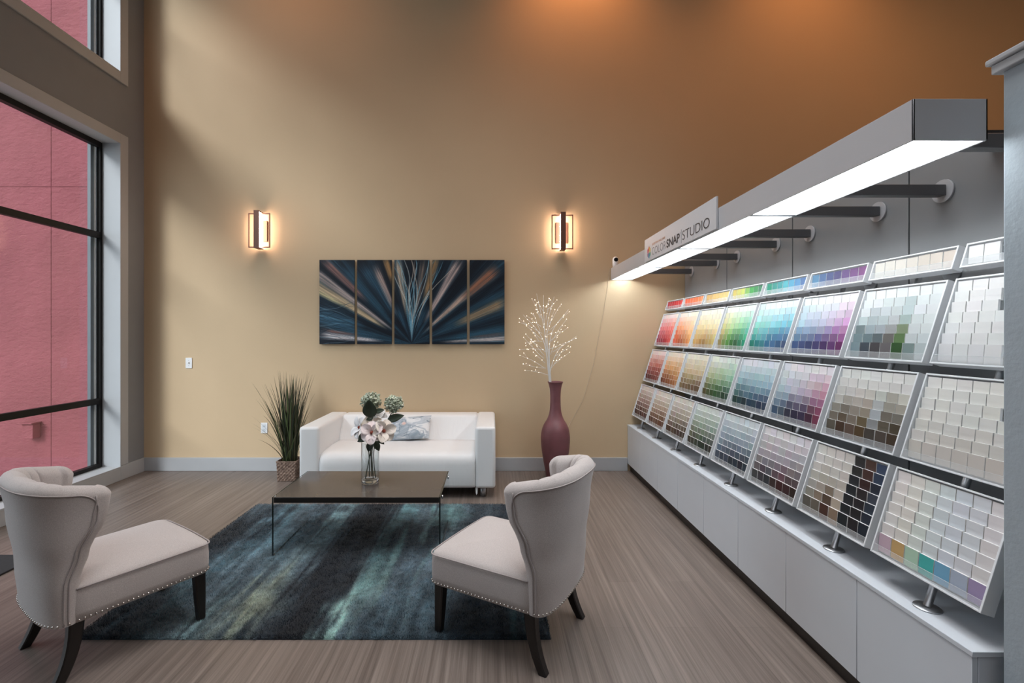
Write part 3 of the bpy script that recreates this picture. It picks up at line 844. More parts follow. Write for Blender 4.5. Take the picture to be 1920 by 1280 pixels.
# ================================================================== WALL THINGS
M['bronze'] = mat('dark_bronze', (0.20, 0.10, 0.075, 1), 0.45, metal=0.6, var=0.04)
M['glow'] = emit_mat('lit_sconce_glass', (1.0, 0.72, 0.56, 1), 24.0)
def sconce(xc, zc, label):
    t = thing('wall_sconce', label, 'wall lamp', (xc, YW, zc), 0, 'wall sconces above the sofa')
    w = 0.113; h = 0.189; yf = YW - 0.055; b = 0.0055
    fr = MB()
    for sx in (-1, 1):
        fr.box(xc + sx * w - b, xc + sx * w + b, yf - 0.006, yf + 0.006, zc - h, zc + h)
        fr.box(xc + sx * 0.028, xc + sx * (w - b), yf - 0.006, yf + 0.006, zc + h - 2 * b, zc + h); fr.box(xc + sx * 0.028, xc + sx * (w - b), yf - 0.006, yf + 0.006, zc - h, zc - h + 2 * b)
    link('sconce_frame', fr, M['bronze'], t)
    link('back_plate', MB().box(xc - 0.066, xc + 0.066, YW - 0.014, YW - 0.001, zc - 0.115, zc + 0.115, bev=0.002), M['bronze'], t)
    link('front_bar', MB().box(xc - 0.0275, xc + 0.0275, YW - 0.128, YW - 0.115, zc - 0.205, zc + 0.205, bev=0.002), M['bronze'], t)
    cp = MB().box(xc - 0.027, xc + 0.027, YW - 0.1145, YW - 0.015, zc + 0.192, zc + 0.204, bev=0.001, seg=1).box(xc - 0.027, xc + 0.027, YW - 0.1145, YW - 0.015, zc - 0.204, zc - 0.192, bev=0.001, seg=1)
    link('end_caps', cp, M['bronze'], t)
    g = MB().box(xc - 0.022, xc + 0.022, YW - 0.112, YW - 0.018, zc - 0.191, zc + 0.191)
    link('lamp_glass', g, M['glow'], t)
    rb = MB()
    for k in range(19):
        z = zc - 0.18 + 0.02 * k
        for sx in (-1, 1): rb.box(xc + sx * 0.0225, xc + sx * 0.0245, YW - 0.1145, YW - 0.02, z - 0.0011, z + 0.0011)
    link('glass_grille', rb, M['bronze'], t)
    return t
sconce(-2.546, 1.5 + (628 - 434) / 169.3, 'lit bronze wall sconce on the gold wall above the grass plant')
sconce(0.774, 1.5 + (628 - 437) / 169.3, 'lit bronze wall sconce on the gold wall above the lit branches')

# ---- five panel painting
A = (975.0, 880.0)          # where the rays meet, in units of 1/855 m
def art(X, Y):
    dx, dy = X - A[0], A[1] - Y
    r = np.hypot(dx, dy) + 1e-3; a = np.degrees(np.arctan2(dy, dx))
    navy = np.array([14, 20, 30.]); teal = np.array([36, 66, 84.]); mid = np.array([58, 96, 116.])
    n1 = vnoise(a * 0.09 + 40, r * 0.0012, 1); n2 = vnoise(a * 0.35 + 80, r * 0.003, 2); n3 = vnoise(a * 1.3 + 200, r * 0.005, 3); n4 = vnoise(a * 4 + 700, r * 0.006, 4)
    f = np.clip((n1 * 0.5 + n2 * 0.35 + n3 * 0.25 + n4 * 0.10 - 0.38) * 2.0, 0, 1)[..., None]
    c = navy * (1 - f) + teal * f
    h = np.clip((n3 * 0.6 + n4 * 0.5 - 0.66) * 3.2, 0, 1)[..., None] * np.clip(f * 1.5, 0, 1)
    c = c * (1 - h * 0.6) + mid * h * 0.6
    def lay(w, col):
        nonlocal c
        w = np.clip(w, 0, 1)[..., None]; c = c * (1 - w) + np.array(col, float) * w
    def ray(ang, hw, r0, r1, col, s=0.85, bend=0.0):
        aa = ang + bend * (r - r0) / 600.0
        e = np.exp(-np.abs((a - aa) / hw) ** 3)
        g = np.clip((r - r0) / 160.0, 0, 1) * np.clip((r1 - r) / 120.0, 0, 1)
        tx = 0.45 + 0.75 * vnoise(a * 2.2 + ang * 7, r * 0.004, 9)
        lay(e * g * tx * s * 1.1, np.array(col, float) * 1.16)
    # dark wedges
    for ang, hw in ((140, 3.0), (126, 4), (110.5, 3.2), (103, 2), (87, 3), (68, 3.5), (50, 4.5), (34, 4), (14, 4), (157, 3)):
        ray(ang, hw, 60, 1300, (12, 17, 26), 0.75)
    ray(121, 5.0, 250, 900, (46, 82, 102), 0.7); ray(131, 4.0, 300, 1000, (40, 74, 92), 0.6); ray(28, 4.5, 250, 1000, (38, 70, 88), 0.6)
    ray(162, 6, 450, 1000, (58, 98, 120), 0.75); ray(169, 4, 300, 900, (44, 80, 100), 0.6); ray(8, 4, 300, 950, (42, 80, 98), 0.6)
    ray(143.6, 2.3, 180, 1200, (150, 138, 134), 0.95); ray(148.6, 2.6, 260, 1150, (166, 148, 120), 0.95); ray(151.0, 1.3, 700, 1150, (180, 170, 130), 0.9)
    ray(136.6, 1.9, 560, 1180, (112, 84, 80), 1.0)
    ray(117.5, 2.6, 300, 830, (146, 128, 122), 1.0, -3.0)
    ray(107.2, 2.2, 520, 900, (124, 96, 64), 0.95); ray(99.8, 2.9, 230, 830, (142, 128, 112), 0.95)
    ray(82, 2.6, 260, 830, (120, 104, 92), 0.75); ray(74.2, 2.6, 380, 900, (132, 104, 72), 0.95)
    ray(60, 3.0, 220, 940, (154, 138, 134), 0.95); ray(43.0, 2.8, 140, 760, (162, 138, 124), 0.95, -0.8); ray(41.6, 3.0, 600, 1100, (128, 88, 70), 1.0)
    ray(24, 3.2, 420, 1000, (134, 112, 86), 0.95); ray(3.3, 1.6, 250, 1000, (170, 160, 156), 0.8); ray(6.2, 1.0, 500, 930, (112, 76, 66), 0.6)
    ray(174.6, 2.4, 250, 900, (176, 172, 174), 1.0); ray(171.0, 1.2, 480, 880, (118, 84, 78), 0.8); ray(178.5, 1.4, 150, 1000, (16, 24, 34), 0.9)
    ray(91, 5, 10, 330, (86, 134, 160), 0.95); ray(112, 5, 40, 420, (50, 90, 112), 0.6); ray(68, 5, 40, 420, (46, 86, 106), 0.6)
    # fine cross hatching of the lower left
    hz = np.clip((480 - X) / 200, 0, 1) * np.clip((Y - 430) / 80, 0, 1)
    for q in range(26):
        y0 = 470 + q * 19 + RNG.normal(0, 6); sl = RNG.choice([-0.32, 0.30, 0.12]) + RNG.normal(0, 0.06)
        d = np.abs(Y - (y0 + sl * (X - 280) + 14 * np.sin(X / 60 + q)))
        lay(np.exp(-(d / 2.6) ** 2) * hz * 0.6, (18, 32, 44) if q % 3 else (120, 150, 166))
    # thin waving threads rising from the centre
    t = np.clip((A[1] - Y) / 790.0, 0, 1)
    for q in range(24):
        sp = RNG.uniform(-190, 420) if q < 15 else RNG.uniform(-120, 190)
        am, ph, fr = RNG.uniform(20, 50), RNG.uniform(0, 6.3), RNG.uniform(6, 11)
        x = A[0] + sp * t ** 1.5 + am * t * np.sin(fr * t + ph)
        d = np.abs(X - x)
        lo, hi = RNG.uniform(0.0, 0.35), RNG.uniform(0.75, 1.1)
        g = np.clip((t - lo) * 6, 0, 1) * np.clip((hi - t) * 8, 0, 1)
        colr = [(186, 196, 196), (96, 146, 166), (200, 186, 168), (120, 166, 184)][q % 4]
        lay(np.exp(-(d / 3.4) ** 2) * g * 0.85, colr)
    # long brushed hairs
    hair = vnoise(a * 6 + 90, r * 0.007, 21)
    c = c * (0.82 + 0.36 * hair)[..., None]
    c = c * (0.95 + 0.1 * vnoise(X * 0.5, Y * 0.5, 33))[..., None]
    return np.clip(c, 4, 235)
M['canvas'] = attr_mat('painted_canvas', 0.5, 0.3)
M['canvas_edge'] = mat('canvas_edge', (0.02, 0.022, 0.028, 1), 0.6)
ZT = 1.5 + (628 - 488.2) / 169.3; ZB = 1.5 + (628 - 644.8) / 169.3
PAN = [(107, 437), (462, 787), (812, 1142), (1167, 1495), (1520, 1848)]
PLAB = ['painted wall panel, leftmost of five, with white streaks low down', 'painted wall panel of dark rays, second from the left of five',
        'central painted wall panel with pale waving threads', 'painted wall panel of rays, second from the right of five', 'painted wall panel with a reddish brown ray, rightmost of five']
for q, (a, b) in enumerate(PAN):
    xa, xb = (a / 5.053 + 580 - 922) / 169.3, (b / 5.053 + 580 - 922) / 169.3
    t = thing('painting_panel', PLAB[q], 'painting', ((xa + xb) / 2, YW, ZB), 0, 'five panel painting above the sofa')
    nu, nv = 104, 250
    gx, gz = np.meshgrid(np.linspace(xa, xb, nu), np.linspace(ZB, ZT, nv), indexing='ij')
    P = np.stack([gx, np.full_like(gx, YW - 0.0352), gz], -1)
    o = link('painted_face', MB().grid(P), M['canvas'], t, fix=False)
    X = a + (gx - xa) / (xb - xa) * (b - a); Y = 883 - (gz - ZB) / (ZT - ZB) * 791
    paint_attr(o, np_lin(art(X, Y).reshape(-1, 3)))
    link('stretcher', MB().box(xa, xb, YW - 0.035, YW - 0.014, ZB, ZT, bev=0.001, seg=1), M['canvas_edge'], t)
    link('hanging_rail', MB().box((xa + xb) / 2 - 0.1, (xa + xb) / 2 + 0.1, YW - 0.0135, YW - 0.0005, ZT - 0.1, ZT - 0.07), M['canvas_edge'], t)

# ---- switch and outlet
def wallplate(u, v, w, h, name, label, cat, build):
    p = Vector(((u - 922) / 169.3, YW, 1.5 - (v - 628) / 169.3))
    t = thing(name, label, cat, p)
    link('cover_plate', MB().box(p.x - w / 2, p.x + w / 2, YW - 0.007, YW - 0.0005, p.z - h / 2, p.z + h / 2, bev=0.003), M['white_plastic'], t)
    build(t, p)
def sw(t, p):
    link('toggle', MB().box(p.x - 0.005, p.x + 0.005, YW - 0.020, YW - 0.0072, p.z - 0.004, p.z + 0.012, bev=0.001), M['white_plastic'], t)
    for s in (-1, 1): link('screw', MB().cyl((p.x, YW - 0.0085, p.z + s * 0.03), (p.x, YW - 0.0071, p.z + s * 0.03), 0.003, 10), M['silver'], t)
def ol(t, p):
    fc = link('socket_face', MB().box(p.x - 0.020, p.x + 0.020, YW - 0.0085, YW - 0.0071, p.z - 0.040, p.z + 0.040, bev=0.001), mat('bluish_plastic', (0.66, 0.70, 0.74, 1), 0.35), t)
    for s in (-1, 1):
        b = MB().box(p.x - 0.008, p.x - 0.0055, YW - 0.0092, YW - 0.0086, p.z + s * 0.02 - 0.005, p.z + s * 0.02 + 0.005).box(
            p.x + 0.0055, p.x + 0.008, YW - 0.0092, YW - 0.0086, p.z + s * 0.02 - 0.005, p.z + s * 0.02 + 0.005)
        link('socket_slot', b, M['black_plastic'], fc)
wallplate(354.7, 680.3, 0.072, 0.116, 'light_switch', 'white light switch plate on the gold wall', 'light switch', sw)
wallplate(495.8, 802, 0.074, 0.118, 'wall_outlet', 'white wall outlet low beside the grass plant', 'outlet', ol)

# ================================================================== SOFA
def leather():
    m, nt, b = new_mat('white_leatherette')
    N, L = nt.nodes, nt.links
    tc = N.new('ShaderNodeTexCoord')
    n = N.new('ShaderNodeTexNoise'); n.inputs['Scale'].default_value = 5; n.inputs['Detail'].default_value = 3; n.inputs['Distortion'].default_value = 0.6
    mp = N.new('ShaderNodeMapping'); mp.inputs['Scale'].default_value = (1.6, 0.5, 0.5)
    L.new(tc.outputs['Object'], mp.inputs['Vector']); L.new(mp.outputs[0], n.inputs['Vector'])
    f = N.new('ShaderNodeTexVoronoi'); f.inputs['Scale'].default_value = 260
    L.new(tc.outputs['Object'], f.inputs['Vector'])
    ad = N.new('ShaderNodeMath'); ad.operation = 'MULTIPLY_ADD'; ad.inputs[1].default_value = 0.04
    L.new(f.outputs['Distance'], ad.inputs[0]); L.new(n.outputs['Fac'], ad.inputs[2])
    bp = N.new('ShaderNodeBump'); bp.inputs['Strength'].default_value = 0.35; bp.inputs['Distance'].default_value = 0.02
    L.new(ad.outputs[0], bp.inputs['Height']); L.new(bp.outputs['Normal'], b.inputs['Normal'])
    b.inputs['Base Color'].default_value = (0.80, 0.80, 0.80, 1)
    b.inputs['Roughness'].default_value = 0.42; b.inputs['Specular IOR Level'].default_value = 0.4
    return m
M['leather'] = leather()
SX0, SX1, SF, SB = -1.766, 0.034, 4.273, 5.145
so = thing('sofa', 'white leatherette two seat sofa against the gold wall', 'sofa', ((SX0 + SX1) / 2, (SF + SB) / 2, 0))
AW = 0.186
for x0, x1 in ((SX0, SX0 + AW), (SX1 - AW, SX1)):
    link('armrest', MB().box(x0, x1, SF, SB, 0.095, 0.66, bev=0.028, seg=4), M['leather'], so)
def prism_x(prof, x0, x1, bev=0.02, seg=3):
    bm = bmesh.new()
    a = [bm.verts.new((x0, y, z)) for y, z in prof]; b = [bm.verts.new((x1, y, z)) for y, z in prof]
    n = len(prof)
    bm.faces.new(a); bm.faces.new(b[::-1])
    for i in range(n): bm.faces.new((a[i], b[i], b[(i + 1) % n], a[(i + 1) % n]))
    bmesh.ops.recalc_face_normals(bm, faces=bm.faces)
    bm.normal_update(); fl_ = [f.normal.copy() for f in bm.faces]
    bmesh.ops.bevel(bm, geom=bm.edges[:], offset=bev, segments=seg, profile=0.5, affect='EDGES', clamp_overlap=True)
    return MB().bm(bm, 0, True, fl_)
link('backrest', prism_x([(SB, 0.20), (SB, 0.658), (4.955, 0.658), (4.80, 0.40), (4.80, 0.20)], SX0 + AW - 0.006, SX1 - AW + 0.006, 0.03, 4), M['leather'], so)
# seat: crowned cushion with a rounded front roll
xs = np.linspace(SX0 + AW + 0.001, SX1 - AW - 0.001, 60)
prof = [(4.86, 0.12), (4.30, 0.10), (4.278, 0.104), (4.272, 0.13), (4.268, 0.22), (4.266, 0.31), (4.272, 0.355), (4.290, 0.392), (4.320, 0.412), (4.37, 0.421), (4.45, 0.427), (4.58, 0.430), (4.70, 0.428), (4.86, 0.424)]
P = []
for i, x in enumerate(xs):
    e = min(x - xs[0], xs[-1] - x); d = 0.012 * math.exp(-(e / 0.02) ** 2)
    w = 0.004 * math.exp(-((x - (SX0 + SX1) / 2 - 0.03) / 0.03) ** 2)
    P.append([(x, y + (d + w * 0.5) * (1 if y < 4.32 else 0), z - (d + w) * (1 if z > 0.38 else 0)) for y, z in prof])
sm = MB().grid(P, False, True); n = len(prof)
sm.add(P[0], [tuple(range(n))]); sm.add(P[-1], [tuple(range(n))])
link('seat', sm, M['leather'], so)
for x in (SX0 + 0.11, SX1 - 0.115):
    for y in (SF + 0.09, SB - 0.10):
        link('leg', MB().cyl((x, y, 0), (x, y, 0.0945), 0.027, 20), M['steel'], so)
st = MB().add([(-0.150, 4.30, 0.10), (-0.128, 4.30, 0.10), (-0.132, 4.292, 0.045), (-0.141, 4.294, 0.03), (-0.146, 4.296, 0.05)], [(0, 1, 2, 3, 4)])
o = link('cover_strap', st, M['leather'], so); md = o.modifiers.new('thick', 'SOLIDIFY'); md.thickness = 0.002

# ---- marbled lumbar pillow
def pillow_pattern(u, v):
    w1 = vnoise(u * 3 + 5, v * 3, 51); w2 = vnoise(u * 4 + 9, v * 4 + 3, 52)
    a = vnoise(u * 5 + w1 * 4, v * 4 + w2 * 4, 53); b = vnoise(u * 9 + w2 * 5, v * 8 + w1 * 5, 54)
    c = np.array([188, 196, 204.]) * np.ones(u.shape + (1,))
    def lay(w, col):
        nonlocal c
        w = np.clip(w, 0, 1)[..., None]; c = c * (1 - w) + np.array(col, float) * w
    lay((a - 0.45) * 3, (150, 164, 176)); lay((b - 0.62) * 4, (226, 228, 230)); lay(1 - np.abs(a - 0.5) * 22, (112, 128, 142)); lay(1 - np.abs(b - 0.42) * 26, (126, 140, 152))
    lay(1.6 - np.hypot((u - 0.42) / 0.06, (v - 0.62) / 0.09) * 1.5, (226, 192, 182))
    return c
nu, nv = 170, 100
pw_, ph_ = 0.46, 0.255
pp_ = thing('lumbar_pillow', 'grey blue marbled lumbar pillow leaning on the white sofa back', 'pillow', (-0.86, 4.74, 0.43))
pm = Matrix.Translation((-0.855, 4.745, 0.437)) @ Matrix.Rotation(R(-4), 4, 'Y') @ Matrix.Rotation(R(-35), 4, 'X')
verts = {}
U, V = np.meshgrid(np.linspace(0, 1, nu), np.linspace(0, 1, nv), indexing='ij')
th = 0.055 * (np.clip(1 - np.abs(2 * U - 1) ** 2.6, 0, 1) * np.clip(1 - np.abs(2 * V - 1) ** 2.6, 0, 1)) ** 0.5
pin = 0.045
Xp = (U - 0.5) * pw_ * (1 - pin * (1 - (2 * V - 1) ** 2) * np.abs(2 * U - 1) ** 3) + 0.02 * (V - 0.5); Zp = (V - 0.5) * ph_ * (1 - pin * (1 - (2 * U - 1) ** 2) * np.abs(2 * V - 1) ** 3) + ph_ / 2
wr = 0.006 * (vnoise(U * 7, V * 5, 61) - 0.5)
mb = MB()
for s in (-1, 1):
    P = [[tuple(pm @ Vector((Xp[i, j], s * (th[i, j] + (wr[i, j] if 3 < i < nu - 4 and 3 < j < nv - 4 else 0)), Zp[i, j]))) for j in range(nv)] for i in range(nu)]
    mb.grid(P)
po = link('pillow_cover', mb, attr_mat('marbled_satin', 0.45, 0.4, 0.2), pp_, fix=False)
paint_attr(po, np_lin(np.concatenate([pillow_pattern(U, V).reshape(-1, 3)] * 2)))
bmx = bmesh.new(); bmx.from_mesh(po.data); bmesh.ops.remove_doubles(bmx, verts=bmx.verts, dist=1e-5); bmesh.ops.recalc_face_normals(bmx, faces=bmx.faces); bmx.to_mesh(po.data); bmx.free()

# ================================================================== RUG
RX0, RX1, RY0, RY1 = -2.07, 0.292, 2.30, 4.13
def rugcol(X, Y):
    u = X; v = (Y - RY0) / (RY1 - RY0)
    s1 = vnoise(u * 7 + 31, Y * 0.9, 71); s2 = vnoise(u * 20 + 7, Y * 1.7, 72); s3 = vnoise(u * 55 + 3, Y * 4.0, 73); b1 = vnoise(u * 3.2, Y * 2.2, 74); b2 = vnoise(u * 9, Y * 7, 75)
    f = np.clip(0.5 + (s1 - 0.5) * 0.8 + (s2 - 0.5) * 0.55 + (s3 - 0.5) * 0.35 + (b1 - 0.5) * 0.4, 0, 1)
    c = np.array([28, 38, 47.]) * (1 - f[..., None]) + np.array([108, 126, 136.]) * f[..., None]
    jag = (s2 - 0.5) * 0.16 + (s3 - 0.5) * 0.10 + (b2 - 0.5) * 0.08
    def lay(w, col):
        nonlocal c
        w = np.clip(w, 0, 1)[..., None]; c = c * (1 - w) + np.array(col, float) * w
    def stripe(xc, hw, v0, v1, col, s, lean=0.0, soft=0.18):
        d = np.exp(-np.abs((u + jag - xc - lean * v) / hw) ** 2.4)
        e = 1 / (1 + np.exp(-(v + (s2 - .5) * 0.35 - v0) / (soft * 0.25))) * (1 / (1 + np.exp((v + (s2 - .5) * 0.35 - v1) / (soft * 0.25))))
        lay(d * e * s * (0.6 + 0.8 * s3), col)
    stripe(-1.98, 0.16, -1, 0.8, (22, 30, 38), 0.9); stripe(-1.75, 0.10, -1, 0.6, (66, 96, 106), 0.6); stripe(-1.62, 0.16, -1, 0.05, (14, 20, 26), 0.9)
    stripe(-1.62, 0.05, 0.55, 2, (110, 146, 158), 0.7); stripe(-1.50, 0.10, 0.30, 0.8, (112, 140, 150), 0.6); stripe(-1.83, 0.08, 0.5, 2, (36, 50, 60), 0.8); stripe(-1.7, 0.06, 0.75, 2, (96, 130, 142), 0.6)
    stripe(-1.52, 0.12, -1, 0.13, (104, 126, 130), 0.8); stripe(-1.31, 0.11, 0.02, 0.36, (158, 166, 146), 0.85); stripe(-1.30, 0.08, 0.35, 0.6, (128, 146, 150), 0.75)
    stripe(-1.27, 0.07, 0.55, 2, (150, 184, 188), 0.85); stripe(-1.20, 0.18, 0.2, 0.8, (104, 126, 136), 0.4)
    stripe(-1.02, 0.17, -1, 2, (18, 23, 30), 0.97, 0.02); stripe(-0.93, 0.10, 0.45, 0.85, (20, 26, 34), 0.85)
    stripe(-0.80, 0.09, -1, 0.46, (140, 170, 166), 0.9, 0.10); stripe(-0.72, 0.08, 0.30, 0.75, (96, 130, 132), 0.7)
    stripe(-0.70, 0.13, 0.80, 2, (112, 150, 156), 0.8); stripe(-0.55, 0.16, 0.55, 0.82, (24, 32, 40), 0.75); stripe(-0.33, 0.10, 0.72, 2, (108, 146, 146), 0.7)
    stripe(-0.43, 0.02, 0.2, 0.9, (128, 160, 160), 0.5); stripe(-0.52, 0.12, -1, 0.3, (70, 94, 104), 0.5)
    stripe(-0.15, 0.14, -1, 0.7, (34, 46, 56), 0.7); stripe(0.10, 0.16, -1, 2, (26, 36, 46), 0.8); stripe(0.16, 0.05, 0.0, 0.25, (70, 106, 112), 0.6)
    stripe(-0.30, 0.10, 0.05, 0.35, (72, 98, 108), 0.5)
    c = c * (0.70 + 0.6 * (0.5 * vnoise(X * 11, Y * 9, 83) + 0.3 * vnoise(X * 24, Y * 20, 84) + 0.2 * vnoise(X * 50, Y * 40, 85)))[..., None]
    c = c * (0.82 + 0.36 * vnoise(X * 60, Y * 60, 81))[..., None]
    return np.clip(c, 8, 235)
rg = thing('rug', 'shaggy blue and teal streaked rug under the glass coffee table', 'rug', ((RX0 + RX1) / 2, (RY0 + RY1) / 2, 0))
nu, nv = 150, 120
gx, gy = np.meshgrid(np.linspace(RX0, RX1, nu), np.linspace(RY0, RY1, nv), indexing='ij')
gz = 0.010 + 0.004 * vnoise(gx * 25, gy * 25, 82)
gz[0, :] = gz[-1, :] = 0.001; gz[:, 0] = gz[:, -1] = 0.001
M['pile'] = attr_mat('wool_pile', 0.9, 0.1, 0.25)
ro = link('rug_base', MB().grid(np.stack([gx, gy, gz], -1)), M['pile'], rg, fix=False)
paint_attr(ro, np_lin(rugcol(gx, gy).reshape(-1, 3)) * 0.8)
NP = 170000
qx = RNG.uniform(RX0, RX1, NP); qy = RY0 + (RY1 - RY0) * RNG.uniform(0, 1, NP) ** 1.15
ln_ = RNG.uniform(0.011, 0.021, NP); la = RNG.uniform(0, 2 * PI, NP); lm = RNG.uniform(0.2, 0.9, NP) * ln_ * 0.8
lx = np.cos(la) * lm; ly = np.sin(la) * lm - 0.004
edge = np.minimum.reduce([qx - RX0, RX1 - qx, qy - RY0, RY1 - qy])
wd = 0.0016
pa = RNG.uniform(0, PI, NP); wx = np.cos(pa) * wd; wy = np.sin(pa) * wd
zb = np.full(NP, 0.006)
ztip = zb + np.sqrt(np.clip(ln_ ** 2 - lx ** 2 - ly ** 2, 1e-6, None)) * np.where(edge < 0.01, 0.7, 1.0)
vv = np.empty((NP, 3, 3)); vv[:, 0] = np.stack([qx - wx, qy - wy, zb], -1); vv[:, 1] = np.stack([qx + wx, qy + wy, zb], -1); vv[:, 2] = np.stack([qx + lx, qy + ly, ztip], -1)
me = bpy.data.meshes.new('pile'); me.vertices.add(NP * 3); me.vertices.foreach_set('co', (vv - np.array([(RX0 + RX1) / 2, (RY0 + RY1) / 2, 0])).ravel().astype(np.float32))
me.loops.add(NP * 3); me.loops.foreach_set('vertex_index', np.arange(NP * 3, dtype=np.int32))
me.polygons.add(NP); me.polygons.foreach_set('loop_start', np.arange(0, NP * 3, 3, dtype=np.int32)); me.polygons.foreach_set('loop_total', np.full(NP, 3, np.int32))
me.materials.append(M['pile']); me.update(calc_edges=True)
po = bpy.data.objects.new('pile', me); COL.objects.link(po); po.parent = rg; po['kind'] = 'stuff'
pc = np_lin(rugcol(qx, qy)) * RNG.uniform(0.8, 1.2, (NP, 1)) * 1.8
paint_attr(po, np.repeat(pc, 3, 0))

# ================================================================== COFFEE TABLE
TX0, TX1, TY0, TY1, TZ = -1.480, -0.345, 3.147, 3.752, 0.408
ct = thing('coffee_table', 'low coffee table with dark glossy top on clear glass sides', 'table', ((TX0 + TX1) / 2, (TY0 + TY1) / 2, 0.018))
M['table_top'] = mat('espresso_gloss', (0.085, 0.072, 0.064, 1), 0.14, spec=0.35, var=0.05)
M['table_side'] = mat('black_table_edge', (0.012, 0.011, 0.011, 1), 0.3, spec=0.4)
M['table_glass'] = clear_mat('side_glass', (0.985, 0.99, 0.99, 1), 0.35)
M['glass_edge'] = mat('dark_glass_edge', (0.010, 0.016, 0.016, 1), 0.15, spec=0.6)
tt = MB().box(TX0 + 0.011, TX1 - 0.011, TY0, TY1, TZ - 0.038, TZ - 0.004, bev=0.001, seg=1)
link('table_top', tt, M['table_side'], ct)
link('table_sheet', MB().box(TX0 + 0.011, TX1 - 0.011, TY0, TY1, TZ - 0.0038, TZ, bev=0.001, seg=1), M['table_top'], ct)
for x0 in (TX0, TX1 - 0.010):
    x1 = x0 + 0.010
    b = MB()
    vs = [(x0, TY0, 0.014), (x1, TY0, 0.014), (x1, TY1, 0.014), (x0, TY1, 0.014), (x0, TY0, TZ), (x1, TY0, TZ), (x1, TY1, TZ), (x0, TY1, TZ)]
    b.add(vs, [(0, 3, 2, 1)], 1); b.add(vs, [(4, 5, 6, 7)], 1); b.add(vs, [(0, 1, 5, 4)], 1); b.add(vs, [(2, 3, 7, 6)], 0)
    b.add(vs, [(1, 2, 6, 5)], 0); b.add(vs, [(3, 0, 4, 7)], 0)
    s = link('glass_side', b, [M['table_glass'], M['glass_edge']], ct)
    out = -1 if x0 == TX0 else 1
    for y in (TY0 + 0.07, TY1 - 0.10):
        xe = x0 if out < 0 else x1
        kn = link('knob', MB().cyl((xe + out * 0.0005, y, TZ - 0.02), (xe + out * 0.010, y, TZ - 0.02), 0.013, 18), M['chrome'], s)

# ---- clear vase with flowers
VC = Vector((-0.899, 3.455, TZ))
gv = thing('glass_vase', 'clear straight glass vase holding flowers on the coffee table', 'vase', VC)
M['vase_glass'] = clear_mat('vase_glass', (0.94, 0.955, 0.955, 1), 1.3)
link('vase_wall', MB().lathe([(0.0635, 0.003), (0.065, 0.02), (0.065, 0.300), (0.0635, 0.302), (0.062, 0.300), (0.0615, 0.034)], VC, 48), M['vase_glass'], gv)
gb = bpy.data.materials.new('thick_glass'); gb.use_nodes = True
gbb = gb.node_tree.nodes['Principled BSDF']; gbb.inputs['Transmission Weight'].default_value = 1.0; gbb.inputs['Roughness'].default_value = 0.02; gbb.inputs['IOR'].default_value = 1.45
link('vase_base', MB().lathe([(0.0, 0.0015), (0.055, 0.0015), (0.0605, 0.005), (0.0608, 0.028), (0.055, 0.032), (0.0, 0.029)], VC, 48), gb, gv)

M['stem'] = mat('dark_green_stem', (0.045, 0.065, 0.035, 1), 0.5)
M['leaf'] = mat('dark_magnolia_leaf', (0.035, 0.050, 0.030, 1), 0.45, var=0.25, vscale=20)
M['petal'] = mat('pink_white_petal', (0.90, 0.78, 0.77, 1), 0.55, var=0.06, vscale=14)
M['petal_w'] = mat('white_petal', (0.90, 0.89, 0.89, 1), 0.55, var=0.05, vscale=14)
M['petal_c'] = mat('cream_petal', (0.90, 0.82, 0.74, 1), 0.55, var=0.06, vscale=14)
M['heart'] = mat('rust_flower_heart', (0.25, 0.045, 0.022, 1), 0.6, bump=0.6, bscale=400)
M['hyd'] = mat('grey_green_floret', (0.55, 0.60, 0.48, 1), 0.6, var=0.38, vscale=26)
def frame_of(d):
    d = Vector(d).normalized(); a = Vector((0, 0, 1)) if abs(d.z) < 0.95 else Vector((1, 0, 0))
    x = a.cross(d).normalized(); y = d.cross(x)
    return Matrix((x, y, d)).transposed().to_4x4()
def petal(mb, M4, length, width, cup, ang, tilt, nl=10, nw=6):
    """A cupped petal leaving the flower axis (+z) at angle ang round it, opened by tilt."""
    P = []
    for i in range(nl + 1):
        t = i / nl
        w = width * min(1, 0.32 + 1.25 * t) * math.sqrt(max(0.004, 1 - max(0, (t - 0.52) / 0.48) ** 2.3))
        row = []
        th_ = tilt * (0.35 + 0.65 * t) + 0.0
        # centre line: start near axis, bow outward
        r_ = length * t * math.sin(tilt * (0.55 + 0.45 * t)); z_ = length * t * math.cos(tilt * (0.55 + 0.45 * t))
        for j in range(nw + 1):
            q = (j / nw - 0.5) * 2
            c = cup * 0.75 * (q * q) * w
            row.append((r_ - c * math.cos(th_) * 1.0 + 0.004, q * w * 0.5, z_ + c * math.sin(th_)))
        P.append(row)
    Rz = Matrix.Rotation(ang, 4, 'Z')
    P = [[tuple((M4 @ Rz @ Vector(p))) for p in row] for row in P]
    mb.grid(P)
def leaf_mesh(mb, a, d, up, length, width, curl=0.25, nl=9, nw=4):
    d = Vector(d).normalized(); side = d.cross(Vector(up)).normalized(); up = side.cross(d).normalized()
    P = []
    for i in range(nl + 1):
        t = i / nl
        w = width * (math.sin(PI * (t ** 0.8)) ** 0.85) + 0.0006
        c = Vector(a) + d * length * t - up * curl * length * t * t
        P.append([tuple(c + side * w * 0.5 * q + up * abs(q) * w * 0.16) for q in np.linspace(-1, 1, nw + 1)])
    mb.grid(P)
def solid(o, t=0.0012):
    md = o.modifiers.new('thickness', 'SOLIDIFY'); md.thickness = t; md.offset = 0; return o
